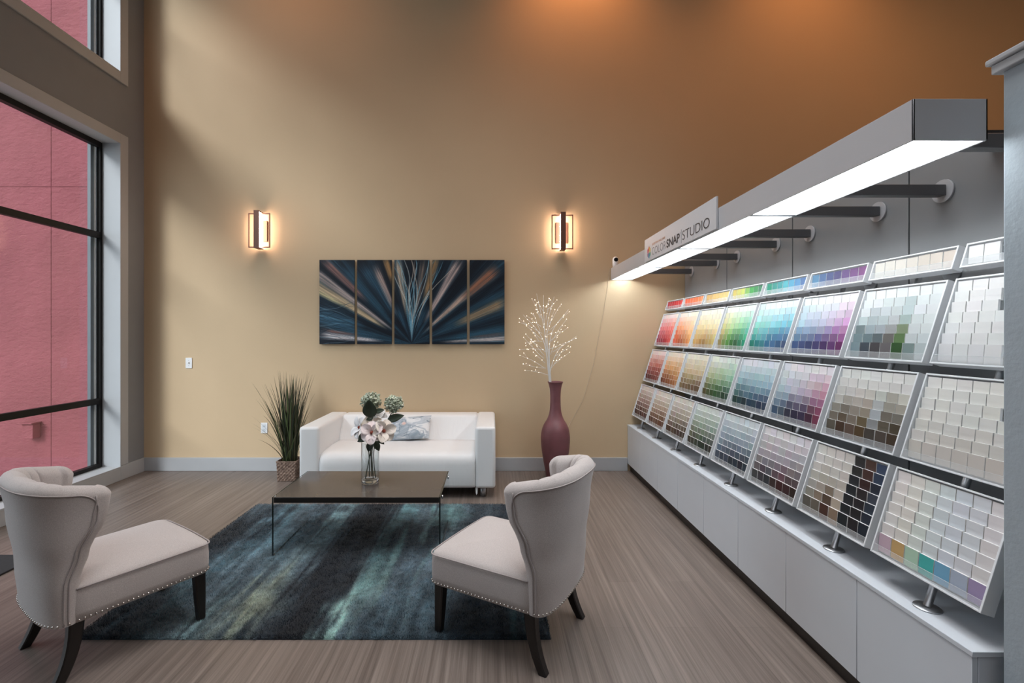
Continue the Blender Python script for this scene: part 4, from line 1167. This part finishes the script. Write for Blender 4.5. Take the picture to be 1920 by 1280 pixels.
def curve_pts(ps, n=16):
    ps = [Vector(p) for p in ps]; ps = [ps[0] * 2 - ps[1]] + ps + [ps[-1] * 2 - ps[-2]]
    out = []
    for i in range(1, len(ps) - 2):
        for k in range(n // (len(ps) - 3) + 1):
            t = k / (n // (len(ps) - 3) + 1); p0, p1, p2, p3 = ps[i - 1:i + 3]
            out.append(0.5 * ((2 * p1) + (-p0 + p2) * t + (2 * p0 - 5 * p1 + 4 * p2 - p3) * t * t + (-p0 + 3 * p1 - 3 * p2 + p3) * t ** 3))
    out.append(ps[-2]); return out
def vp(u, v, dy=0.0): return px(u, v, VC.y + dy)
def flower_stem(name, label, cat, foot, head, dirn, petals, leaves, kind='magnolia', grp='flowers in the glass vase'):
    foot = Vector(foot); head = Vector(head); dirn = Vector(dirn).normalized()
    t = thing(name, label, cat, foot, 0, grp)
    neck = VC + Vector(((foot.x - VC.x) * -0.15 + (head.x - VC.x) * 0.22, (foot.y - VC.y) * -0.15 + (head.y - VC.y) * 0.22, 0.27))
    link('stem', MB().tube(curve_pts([foot, neck, head - dirn * 0.02 - Vector((0, 0, 0.02)), head]), 0.0032, 8), M['stem'], t)
    if kind == 'magnolia':
        F4 = Matrix.Translation(head) @ frame_of(dirn)
        b = MB()
        for (ang, L_, w, tilt, cup) in petals['list']: petal(b, F4, L_, w, cup, R(ang), R(tilt))
        bl_ = solid(link('blossom', b, petals['mat'], t), 0.0010)
        if petals.get('heart', True):
            h = MB(); h.sphere((0, 0, 0.016), 0.0125, 8, sz=1.25)
            for q in range(26):
                a_ = q * 2.4; zz = 0.006 + 0.018 * (q / 26)
                h.sphere((0.0125 * math.cos(a_) * (1.1 - q / 40), 0.0125 * math.sin(a_) * (1.1 - q / 40), zz), 0.0032, 4)
            h.xf(F4); ho = link('flower_heart', h, M['heart'], bl_); ho['label'] = 'rust red flower heart'
    else:
        b = MB(); rr = petals['r']
        for q in range(190):
            zc = 1 - 2 * (q + 0.5) / 190; ph_ = q * 2.39996
            d = Vector((math.sqrt(max(0, 1 - zc * zc)) * math.cos(ph_), math.sqrt(max(0, 1 - zc * zc)) * math.sin(ph_), zc))
            d = (d + Vector(RNG.normal(0, 0.18, 3))).normalized()
            c = head + Vector((d.x, d.y, d.z * 0.82)) * rr * RNG.uniform(0.62, 1.0)
            F4 = Matrix.Translation(c) @ frame_of((d + Vector(RNG.normal(0, 0.7, 3))).normalized()) @ Matrix.Rotation(RNG.uniform(0, 6), 4, 'Z')
            s = RNG.uniform(0.014, 0.024)
            for e in range(3):
                petal(b, F4, s, s * 0.9, 0.3, e * 2 * PI / 3, R(RNG.uniform(50, 95)), 3, 2)
        solid(link('blossom', b, petals['mat'], t), 0.0006)
        link('blossom_core', MB().sphere(tuple(head), rr * 0.5, 10, sz=0.82), M['hyd'], t)
    for (a, d, up, L_, w, cu) in leaves:
        b = MB(); leaf_mesh(b, a, d, up, L_, w, cu); solid(link('leaf', b, M['leaf'], t), 0.001)
    return t
fz = TZ + 0.036
def ft(dx, dy): return (VC.x + dx, VC.y + dy, fz)
lst = lambda n, L_, w, t0, c=0.35, off=0: [(off + 360 / n * k, L_ * (1 - 0.08 * (k % 2)), w, t0 + (6 if k % 2 else -5), c) for k in range(n)]
flower_stem('magnolia_stem', 'pale pink magnolia with rust heart, lowest of the bouquet', 'flower', ft(-0.030, -0.02), vp(698, 811, -0.075), (0.02, -0.85, 0.25),
            dict(list=lst(6, 0.088, 0.080, 80, 0.3, 30), mat=M['petal']),
            [(vp(690, 818, -0.04), (-0.8, -0.2, -0.35), (0, -1, 0.3), 0.085, 0.045, 0.2), (vp(696, 828, -0.05), (-0.3, -0.1, -1), (0, -1, 0), 0.075, 0.05, 0.1)])
flower_stem('magnolia_stem', 'cream and pink magnolia with rust heart at the bouquet right side', 'flower', ft(0.028, -0.022), vp(719, 808, -0.05), (0.42, -0.8, 0.22),
            dict(list=lst(6, 0.092, 0.082, 72, 0.3, 10), mat=M['petal_c']),
            [(vp(706, 818, -0.04), (0.75, -0.2, -0.7), (0, -1, 0.3), 0.08, 0.04, 0.2), (vp(704, 826, -0.05), (0.35, -0.1, -1), (0, -1, 0), 0.08, 0.05, 0.1)])
flower_stem('magnolia_stem', 'white magnolia facing left at the bouquet left side', 'flower', ft(-0.012, 0.03), vp(678, 802, -0.01), (-0.72, -0.52, 0.28),
            dict(list=lst(6, 0.096, 0.070, 70, 0.3, 0), mat=M['petal_w']), [(vp(684, 812, 0.0), (-0.6, -0.1, -0.6), (0, -1, 0.5), 0.075, 0.04, 0.2)])
flower_stem('magnolia_stem', 'cream magnolia facing up at the bouquet centre', 'flower', ft(0.014, 0.028), vp(698, 799, 0.02), (0.0, -0.50, 0.85),
            dict(list=lst(7, 0.092, 0.078, 62, 0.35, 12), mat=M['petal_c'], heart=False), [])
flower_stem('magnolia_stem', 'white magnolia half hidden at the bouquet back', 'flower', ft(0.0, 0.040), vp(706, 786, 0.08), (0.25, -0.35, 0.9),
            dict(list=lst(6, 0.092, 0.074, 55, 0.4, 25), mat=M['petal_w'], heart=False), [])
flower_stem('hydrangea_stem', 'grey green hydrangea head above the bouquet, with a broad dark leaf', 'flower', ft(-0.036, 0.004), vp(695, 752, 0.04), (-0.1, -0.2, 1),
            dict(r=0.068, mat=M['hyd']),
            [(vp(696, 783, -0.03), (-0.05, -0.25, 1), (0, -1, -0.1), 0.145, 0.105, -0.02), (vp(703, 772, -0.02), (0.9, -0.1, 0.25), (0, -1, 0.5), 0.072, 0.042, 0.15),
             (vp(700, 782, 0.0), (-0.7, 0, -0.25), (0, -1, 0.2), 0.06, 0.035, 0.2)], 'hyd')
flower_stem('hydrangea_stem', 'grey green hydrangea head on a tall stem right of the bouquet', 'flower', ft(0.036, 0.01), vp(739, 757, 0.03), (0.25, -0.1, 1),
            dict(r=0.066, mat=M['hyd']), [(vp(726, 788, 0.0), (0.95, -0.1, 0.30), (0, -1, 0.45), 0.135, 0.062, 0.02)], 'hyd')

# ================================================================== GRASS PLANT
GX, GY, GW = -2.106, 4.88, 0.098
gp = thing('potted_grass', 'tall artificial grass in a square brown wicker basket beside the sofa', 'plant', (GX, GY, 0))
nh, ns, hh = 60, 26, 0.205
rows = 12; ring = []
per = []
for s in range(4):
    for q in range(ns): per.append((s, q / ns))
P = []
for i in range(nh + 1):
    t = i / nh; row = []
    g = GW * (0.93 + 0.07 * t)
    for n_, (s, q) in enumerate(per):
        a = [(-1 + 2 * q, -1), (1, -1 + 2 * q), (1 - 2 * q, 1), (-1, 1 - 2 * q)][s]
        nx, ny = [(0, -1), (1, 0), (0, 1), (-1, 0)][s]
        ri = int(t * rows * 0.9999); ph = n_ / len(per) * 2 * PI * 22 + (PI if ri % 2 else 0)
        d = 0.0050 * math.sin(ph) * abs(math.sin(PI * t * rows)) + 0.0022 * abs(math.sin(PI * t * rows))
        if t > 0.93: d = 0.006 + 0.003 * math.sin(ph)
        row.append((GX + a[0] * g + nx * d, GY + a[1] * g + ny * d, 0.002 + hh * t))
    P.append(row)
bk = MB().grid(P, False, True)
bot = P[0]; bk.add(bot, [tuple(range(len(bot)))])
inn = [[(GX + (p[0] - GX) * f, GY + (p[1] - GY) * f, z) for p in P[-1]] for f, z in ((1, 0.002 + hh), (0.93, 0.004 + hh), (0.90, hh - 0.02))]
bk.grid(inn, False, True)
def wicker():
    m, nt, b = new_mat('brown_wicker'); N, L = nt.nodes, nt.links
    tc = N.new('ShaderNodeTexCoord'); n = N.new('ShaderNodeTexNoise'); n.inputs['Scale'].default_value = 45
    L.new(tc.outputs['Object'], n.inputs['Vector']); rp = N.new('ShaderNodeValToRGB'); e = rp.color_ramp.elements
    e[0].position = 0.3; e[0].color = (0.075, 0.042, 0.03, 1); e[1].position = 0.72; e[1].color = (0.27, 0.185, 0.14, 1)
    L.new(n.outputs['Fac'], rp.inputs['Fac']); L.new(rp.outputs['Color'], b.inputs['Base Color']); b.inputs['Roughness'].default_value = 0.7
    return m
link('wicker_basket', bk, wicker(), gp)
link('moss_filling', MB().box(GX - 0.083, GX + 0.083, GY - 0.083, GY + 0.083, 0.16, 0.188, bev=0.01), mat('dark_moss', (0.03, 0.03, 0.018, 1), 0.95, bump=0.8, bscale=80), gp)
fo = MB(); fcol = []
for q in range(250):
    a = RNG.uniform(0, 2 * PI); rr = 0.07 * math.sqrt(RNG.uniform(0, 1))
    base = Vector((GX + rr * math.cos(a), GY + rr * math.sin(a), 0.18))
    out = RNG.uniform(0.03, 0.34) if q % 3 else RNG.uniform(0.01, 0.12)
    a2 = a + RNG.normal(0, 0.5)
    L_ = RNG.uniform(0.45, 0.98) if q % 4 else RNG.uniform(0.25, 0.6)
    if math.cos(a2) > 0.2: out = min(out, 0.20 / max(0.3, math.cos(a2)))
    if math.sin(a2) > 0.2: out *= 0.55        # the wall stands behind
    wv = RNG.uniform(0.006, 0.0125)
    n = 9; row = []
    sd = Vector((-math.sin(a2 + RNG.normal(0, .6)), math.cos(a2), 0)).normalized()
    dr = RNG.uniform(0, 0.10) if RNG.uniform() < 0.15 else 0
    for i in range(n + 1):
        t = i / n
        c = base + Vector((math.cos(a2) * out * t ** 1.5, math.sin(a2) * out * t ** 1.5, L_ * t - dr * t ** 4 - out * 0.18 * t ** 3))
        c.y = min(c.y, YW - 0.02)
        if c.z < 0.72: c.x = min(c.x, -1.785)
        w = wv * (1 - t) ** 0.6 * (0.6 + 0.8 * min(1, t * 4)) * 0.5 + 0.0003
        row.append([tuple(c - sd * w), tuple(c + Vector((math.cos(a2), math.sin(a2), 0)) * w * 0.5), tuple(c + sd * w)])
    fo.grid(row)
    base_c = [(44, 52, 34), (58, 70, 42), (84, 98, 62), (34, 40, 28), (66, 62, 42)][int(RNG.integers(0, 5))]
    for i in range(n + 1):
        t = i / n
        cc = np.array(base_c) * (1.0 if t < 0.7 else 1.0 - 0.3 * (t - 0.7) / 0.3) * RNG.uniform(0.95, 1.05)
        fcol += [cc] * 3
# a few stray dry blades leaning left
fl = link('grass_blades', fo, attr_mat('grass_blade', 0.5, 0.4), gp, fix=False)
paint_attr(fl, np_lin(np.array(fcol)))

# ================================================================== TALL VASE WITH LIT BRANCHES
FX, FY = 0.662, 4.86
tv = thing('floor_vase', 'tall maroon bottle vase standing on the floor against the gold wall', 'vase', (FX, FY, 0))
prof = [(0.0, 0.001), (0.085, 0.001), (0.093, 0.008), (0.100, 0.06), (0.122, 0.18), (0.141, 0.30), (0.150, 0.40), (0.149, 0.46), (0.138, 0.525), (0.115, 0.58), (0.085, 0.63), (0.064, 0.69), (0.056, 0.76), (0.0535, 0.85),
        (0.058, 0.93), (0.068, 0.985), (0.079, 1.010), (0.081, 1.015), (0.078, 1.017), (0.070, 1.008), (0.058, 0.975), (0.046, 0.90), (0.044, 0.70), (0.0, 0.69)]
def smooth_prof(p, n=4):
    q = [Vector((a, b, 0)) for a, b in p]; r = []
    for i in range(len(q) - 1):
        p0 = q[max(0, i - 1)]; p1 = q[i]; p2 = q[i + 1]; p3 = q[min(len(q) - 1, i + 2)]
        for k in range(n):
            t = k / n; v = 0.5 * ((2 * p1) + (-p0 + p2) * t + (2 * p0 - 5 * p1 + 4 * p2 - p3) * t * t + (-p0 + 3 * p1 - 3 * p2 + p3) * t ** 3)
            r.append((max(0, v.x), v.y))
    r.append(p[-1]); return r
link('vase_body', MB().lathe(smooth_prof(prof[:17], 4) + prof[17:], (FX, FY, 0), 56), mat('maroon_glaze', (0.165, 0.060, 0.068, 1), 0.48, spec=0.5, var=0.16, vscale=9, bump=0.15, bscale=60), tv)

lb = thing('lit_branches', 'white twig branches with tiny warm lights standing in the maroon vase', 'branch lights', (FX - 0.03, FY, 0.80))
M['twig'] = mat('white_twig', (0.72, 0.70, 0.68, 1), 0.6)
M['led'] = emit_mat('warm_led', (1.0, 0.84, 0.66, 1), 9.0)
tw = MB(); tips = []
def vb(u, v, dy=0): return px(u, v, FY + dy)
def twig(p, q, r0, r1, bow=0.0, n=7):
    p = Vector(p); q = Vector(q); s = Vector((0, 0, 1)); out = []
    for i in range(n + 1):
        t = i / n
        out.append(p.lerp(q, t) + s * bow * math.sin(PI * t) + Vector((math.sin(t * 9 + p.x * 40) * 0.003, 0, 0)))
    tw.tube(out, [r0 + (r1 - r0) * i / n for i in range(n + 1)], 6)
    return out
foot = Vector((FX - 0.030, FY, 0.72))
MAIN = [((1031, 716), (1027, 660), (1018, 605), (1006, 550)), ((1030, 716), (1024, 655), (1020, 600), (1019, 553)), ((1032, 716), (1028, 660), (1026, 610), (1039, 556)),
        ((1033, 716), (1030, 665), (1036, 620), (1066, 580)), ((1031, 716), (1022, 650), (1008, 620), (981, 590)), ((1033, 716), (1033, 690), (1048, 655), (1081, 630))]
mains = []
for q, path in enumerate(MAIN):
    dy = RNG.uniform(-0.05, 0.05)
    pts = [foot] + [vb(u, v, dy * i / 3 - (0.0 if i else 0.0)) for i, (u, v) in enumerate(path)]
    pts = curve_pts(pts, 24); nn = len(pts)
    tw.tube(pts, [0.0065 - 0.0050 * i / (nn - 1) for i in range(nn)], 7); mains.append(pts)
SUB = [((1022, 640), (974, 597)), ((1016, 625), (974, 604)), ((1014, 612), (988, 592)), ((1022, 668), (986, 626)), ((1018, 655), (975, 655)), ((1020, 672), (982, 632)), ((1022, 690), (975, 666)), ((1028, 703), (984, 694)),
       ((1024, 690), (981, 682)), ((1012, 620), (1000, 588)), ((1018, 600), (998, 560)), ((1020, 585), (1003, 562)), ((1020, 575), (1028, 570)), ((1028, 610), (1052, 570)), ((1030, 620), (1067, 584)), ((1034, 640), (1062, 598)),
       ((1036, 660), (1080, 634)), ((1040, 668), (1070, 650)), ((1036, 685), (1068, 660)), ((1034, 690), (1055, 655)), ((1030, 640), (1064, 614)), ((1026, 625), (1040, 580)), ((1024, 600), (1030, 560)), ((1016, 640), (986, 643)), ((1024, 660), (1000, 640)),
       ((1020, 630), (1050, 622)), ((1028, 655), (1060, 642)), ((1010, 640), (996, 618)), ((1022, 680), (1000, 660)), ((1032, 665), (1044, 632)), ((1012, 596), (1005, 572)), ((1026, 580), (1044, 562))]
bulbs = []
def bulbs_on(pts, n0, n1, cnt):
    for c in range(cnt):
        t = n0 + (n1 - n0) * (c + 0.5 * RNG.uniform(0.4, 1)) / cnt; i = min(len(pts) - 1, int(t * (len(pts) - 1)))
        bulbs.append(Vector(pts[i]) + Vector((RNG.normal(0, 0.003), -0.002, RNG.normal(0, 0.002))))
for a, b in SUB:
    dy = RNG.uniform(-0.12, 0.08)
    pts = twig(vb(*a, dy * 0.15), vb(*b, dy), 0.0026, 0.0010, RNG.uniform(-0.015, 0.012))
    bulbs_on(pts, 0.35, 1.0, 2); bulbs.append(Vector(pts[-1]))
    for e in range(1):                       # side shoots
        i = int(RNG.integers(2, 6)); p = Vector(pts[i]); d = (Vector(pts[-1]) - Vector(pts[0])).normalized()
        q = p + (d + Vector((RNG.normal(0, 0.5), RNG.normal(0, 0.4), RNG.normal(0.25, 0.4)))).normalized() * RNG.uniform(0.04, 0.085)
        twig(p, q, 0.0012, 0.0008, 0.004, 4); bulbs.append(q)
for m_ in mains: bulbs_on(m_, 0.6, 1.0, 4)
bo = link('branches', tw, M['twig'], lb)
bo['kind'] = 'thing'
bsm = MB().sphere((0, 0, 0), 0.0024, 5)
bme = bpy.data.meshes.new('led_bulb'); bme.from_pydata(bsm.v, [], bsm.f); bme.materials.append(M['led']); bme.update()
rest = MB()
bulbs.sort(key=lambda p: p.y)
bulbs = [p for p in bulbs if p.y < YW - 0.01]
for n_, p in enumerate(bulbs):
    if n_ < 100:
        o = bpy.data.objects.new('led_bulb', bme); COL.objects.link(o); o.parent = lb; o.location = p - Vector(lb.location)
    else:
        rest.sphere(tuple(p), 0.0024, 5)
ro = link('led_bulbs', rest, M['led'], lb); ro['kind'] = 'stuff'

# ================================================================== ARMCHAIRS
def fabric():
    m, nt, b = new_mat('greige_linen'); N, L = nt.nodes, nt.links
    tc = N.new('ShaderNodeTexCoord')
    n = N.new('ShaderNodeTexNoise'); n.inputs['Scale'].default_value = 320; n.inputs['Detail'].default_value = 2
    L.new(tc.outputs['Object'], n.inputs['Vector']); rp = N.new('ShaderNodeValToRGB'); e = rp.color_ramp.elements
    e[0].position = 0.25; e[0].color = (0.42, 0.375, 0.36, 1); e[1].position = 0.75; e[1].color = (0.58, 0.525, 0.505, 1)
    L.new(n.outputs['Fac'], rp.inputs['Fac']); L.new(rp.outputs['Color'], b.inputs['Base Color'])
    b.inputs['Roughness'].default_value = 0.9; b.inputs['Specular IOR Level'].default_value = 0.2; b.inputs['Sheen Weight'].default_value = 0.35
    bp = N.new('ShaderNodeBump'); bp.inputs['Strength'].default_value = 0.25; bp.inputs['Distance'].default_value = 0.002
    L.new(n.outputs['Fac'], bp.inputs['Height']); L.new(bp.outputs['Normal'], b.inputs['Normal'])
    return m
M['linen'] = fabric(); M['piping'] = mat('greige_piping', (0.38, 0.335, 0.325, 1), 0.85)
M['espresso'] = mat('espresso_wood', (0.012, 0.009, 0.008, 1), 0.35, var=0.2)
M['nail'] = mat('nickel_nailhead', (0.62, 0.58, 0.54, 1), 0.25, metal=1.0)
def interp(t, pts):
    for (a, b), (c, d) in zip(pts, pts[1:]):
        if t <= c:
            f = (t - a) / (c - a); f = min(1, max(0, f)); f = f * f * (3 - 2 * f)
            return b + (d - b) * f
    return pts[-1][1]
YF = [(0.25, -0.268), (0.43, -0.268), (0.56, -0.235), (0.70, -0.178), (0.78, -0.165), (0.88, -0.190)]
HW = [(0.25, 0.278), (0.45, 0.284), (0.70, 0.305), (0.87, 0.312)]
YB = [(0.25, 0.350), (0.45, 0.366), (0.70, 0.40), (0.87, 0.425)]
SE = 2 / 2.7
def U_at(z, th, s):
    """Point of the wrapped back: height z, angle th (0 right wing .. pi left wing), s metres inward."""
    def base(h):
        yf, hw, yb = interp(z, YF), interp(z, HW), interp(z, YB)
        c, q = math.cos(h), math.sin(h)
        return Vector((hw * math.copysign(abs(c) ** SE, c), yf - (yf + yb) * max(0, q) ** SE, 0))
    e = 0.01
    p = base(th); t = base(min(PI, th + e)) - base(max(0, th - e)); t.normalize()
    n = Vector((-t.y, t.x, 0))
    # inward = towards the seat
    if n.dot(Vector((0, -0.1, 0)) - p) < 0: n = -n
    q = p + n * s; q.z = z
    return q, t
def ztop(th): return 0.836 + 0.046 * math.sin(th) ** 0.7
def build_chair(label, loc, fwd):
    t = thing('slipper_chair', label, 'armchair', (0, 0, 0), 0, 'pair of greige slipper chairs')
    # --- wrapped back
    T0 = 0.098; r = T0 / 2; mb = MB()
    NTH = 144
    ths = [PI * i / NTH for i in range(NTH + 1)]
    # more even spacing along the curve
    def ring(th, be=None, sgn=0):
        zt = ztop(th); out = []
        prof = []
        for i in range(13): prof.append((0.262 + (zt - r - 0.262) * i / 12, 0.0, 0.0))
        for i in range(1, 12):
            al = PI * i / 12; prof.append((zt - r + r * math.sin(al), r - r * math.cos(al), al / PI))
        for i in range(12): prof.append((zt - r - (zt - r - 0.36) * i / 11, T0, 1.0))
        for z, s, f in prof:
            nch = 8
            bump = 0.0
            if f > 0.25 and be is None:
                ph = (th / PI) * nch
                bump = (abs(math.sin(PI * ph)) ** 0.4 - 1) * 0.016 * min(1, (f - 0.25) * 3)
            if be is None:
                p, _ = U_at(z, th, s + bump)
            else:
                cb, sb = math.cos(be), math.sin(be)
                s2 = r + (s - r) * cb
                zc = zt - r
                z2 = zc + (z - zc) * (cb if z > zc else 1)
                p, tg = U_at(z2, th, s2)
                p = p + Vector((0, 1, 0)) * r * 0.9 * sb
            out.append(p)
        return out
    P = [ring(0.0, R(90) * (1 - i / 6)) for i in range(6)]
    P += [ring(th) for th in ths]
    P += [ring(PI, R(90) * (i + 1) / 6) for i in range(6)]
    mb.grid(P)
    link('backrest', mb, M['linen'], t)
    # --- double piping along the outer edge of the back
    for off in (0.0, 0.016):
        pts = []
        RC = 0.0 if off else 0.085
        for i in range(22):
            z = 0.268 + (ztop(0) - r * 0.75 - RC - 0.268) * i / 21
            p, _ = U_at(z, 0.0, 0.0); pts.append(p + Vector((0.0025, -off - 0.004, 0)))
        def corner(th0, th1):
            for i in range(1, 10):
                f = i / 10; zc = ztop(th1) - r * 0.75; z0_ = ztop(0) - r * 0.75 - RC
                th = th0 * (1 - f) ** 2 + 2 * f * (1 - f) * th0 + f * f * th1
                z = z0_ * (1 - f) ** 2 + 2 * f * (1 - f) * zc + f * f * zc
                pts.append(U_at(z, th, -0.0018)[0] + Vector((0, -0.004 * (1 - f), 0)))
        if not off: corner(0.0, PI * 5 / 60)
        if off == 0.0 or True:
            for i in range(5, 56):
                th = PI * i / 60; z = ztop(th) - r * 0.75 - off * 0.0
                p, tg = U_at(z, th, -0.0015)
                if off and 3 < i < 57: continue
                if not off: pts.append(p)
            if off:
                link('piping', MB().tube(pts[:22], 0.0032, 6), M['piping'], t)
                pts = []
        if not off:
            keep = pts; pts = []; corner(PI, PI * 55 / 60); pts = keep + pts[::-1]
        for i in range(21, -1, -1):
            z = 0.268 + (ztop(PI) - r * 0.75 - RC - 0.268) * i / 21
            p, _ = U_at(z, PI, 0.0); pts.append(p + Vector((-0.0025, -off - 0.004, 0)))
        link('piping', MB().tube(pts, 0.0032, 6), M['piping'], t)
    # --- seat
    def outline(sc):
        o = []; n = 22
        w0, w1, y0, y1, rc = 0.278, 0.284, -0.245, 0.302, 0.045
        for q in range(n + 1):                                   # front edge left to right, slightly bowed
            x = -w1 + rc + (2 * w1 - 2 * rc) * q / n; o.append((x, y1 + 0.010 * (1 - (x / w1) ** 2)))
        for q in range(1, 7): a = R(90 - 90 * q / 6); o.append((w1 - rc + rc * math.cos(a), y1 - rc + rc * math.sin(a) + 0.002))
        for q in range(1, 13): f = q / 12; o.append((w1 + (w0 - w1) * f, (y1 - rc) + (y0 - y1 + rc) * f))
        for q in range(0, n + 1): o.append((0.225 - 0.45 * q / n, -0.295))
        for q in range(12, -1, -1): f = q / 12; o.append((-(w1 + (w0 - w1) * f), (y1 - rc) + (y0 - y1 + rc) * f))
        for q in range(1, 6): a = R(180 - 90 * q / 6); o.append((-w1 + rc + rc * math.cos(a), y1 - rc + rc * math.sin(a) + 0.002))
        return o
    base = outline(1)
    rings = []
    for z, ins in ((0.262, 0.004), (0.30, 0.0), (0.36, 0.0), (0.395, 0.002), (0.408, 0.006), (0.418, 0.016), (0.426, 0.034), (0.434, 0.07), (0.441, 0.12), (0.446, 0.18), (0.448, 0.25)):
        k = 1 - ins / 0.29
        rings.append([(x * k, y * k, z) for x, y in base])
    rings.append([(0, 0, 0.449)] * len(base))
    sb = MB().grid(rings, False, True); sb.add(rings[0], [tuple(range(len(base)))])
    so_ = link('seat', sb, M['linen'], t)
    i0 = max(i for i, p_ in enumerate(base) if p_[1] < -0.27) + 1
    pp2 = [Vector((x * 1.003, y * 1.003, 0.408)) for x, y in base[i0:] + base[:i0] if y > -0.25]
    link('seat_piping', MB().tube(pp2, 0.0038, 6), M['piping'], t)
    # --- nailheads
    nb = MB()
    path = [Vector((x * 1.0, y * 1.0, 0.272)) for x, y in base if y > -0.25] 
    bpth = [U_at(0.272, PI * i / 60, -0.001)[0] for i in range(61)]
    def along(ps, step):
        d = 0; out = [ps[0]]
        for a, b in zip(ps, ps[1:]):
            L_ = (b - a).length; x = step - d
            while x <= L_:
                out.append(a.lerp(b, x / L_)); x += step
            d = (d + L_) % step
        return out
    seq = [i for i, (x, y) in enumerate(base) if y > -0.25]
    # break the outline at the back so that the walk starts at the right rear corner
    brk = next(i for i in range(len(seq) - 1) if seq[i + 1] - seq[i] > 1)
    walk = [Vector((base[i][0], base[i][1], 0.272)) for i in seq[brk + 1:] + seq[:brk + 1]]
    for p in along(walk, 0.0195) + along(bpth, 0.0195):
        nb.sphere(tuple(p), 0.0052, 4)
    no = link('nailhead_trim', nb, M['nail'], t); no['label'] = 'row of nickel nailheads'
    # --- legs
    def leg(ps, ws):
        b = MB(); P = []
        for (x, y, z), w in zip(ps, ws):
            q = w / 2; c = q * 0.25
            P.append([(x - q + c, y - q, z), (x + q - c, y - q, z), (x + q, y - q + c, z), (x + q, y + q - c, z), (x + q - c, y + q, z), (x - q + c, y + q, z), (x - q, y + q - c, z), (x - q, y - q + c, z)])
        b.grid(P, False, True, smooth=False); b.add(P[0], [tuple(range(8))]); b.add(P[-1], [tuple(range(8))])
        link('leg', b, M['espresso'], t)
    for sx in (-1, 1):
        leg([(sx * 0.238, 0.258, 0.263), (sx * 0.240, 0.262, 0.14), (sx * 0.243, 0.266, 0.018 if True else 0)], [0.052, 0.046, 0.036])
        ps, ws = [], []
        for i in range(9):
            f = i / 8
            ps.append((sx * (0.222 + 0.020 * f), -0.235 - 0.012 * f - 0.058 * f ** 2.4, 0.263 * (1 - f) + 0.001)); ws.append(0.056 - 0.016 * f)
        leg(ps, ws)
    t.location = (loc[0], loc[1], 0)
    t.rotation_euler = (0, 0, math.atan2(fwd[1], fwd[0]) - PI / 2)
    return t
c1 = build_chair('greige slipper chair at the left, its seat turned toward the sofa', (-1.877, 2.366), (0.56, 0.83))
c2 = copy_tree(c1)
c2['label'] = 'greige slipper chair at the right, standing near the white cabinets'
c2.location = (0.088, 2.431, 0); c2.rotation_euler = (0, 0, math.atan2(0.503, -0.864) - PI / 2)
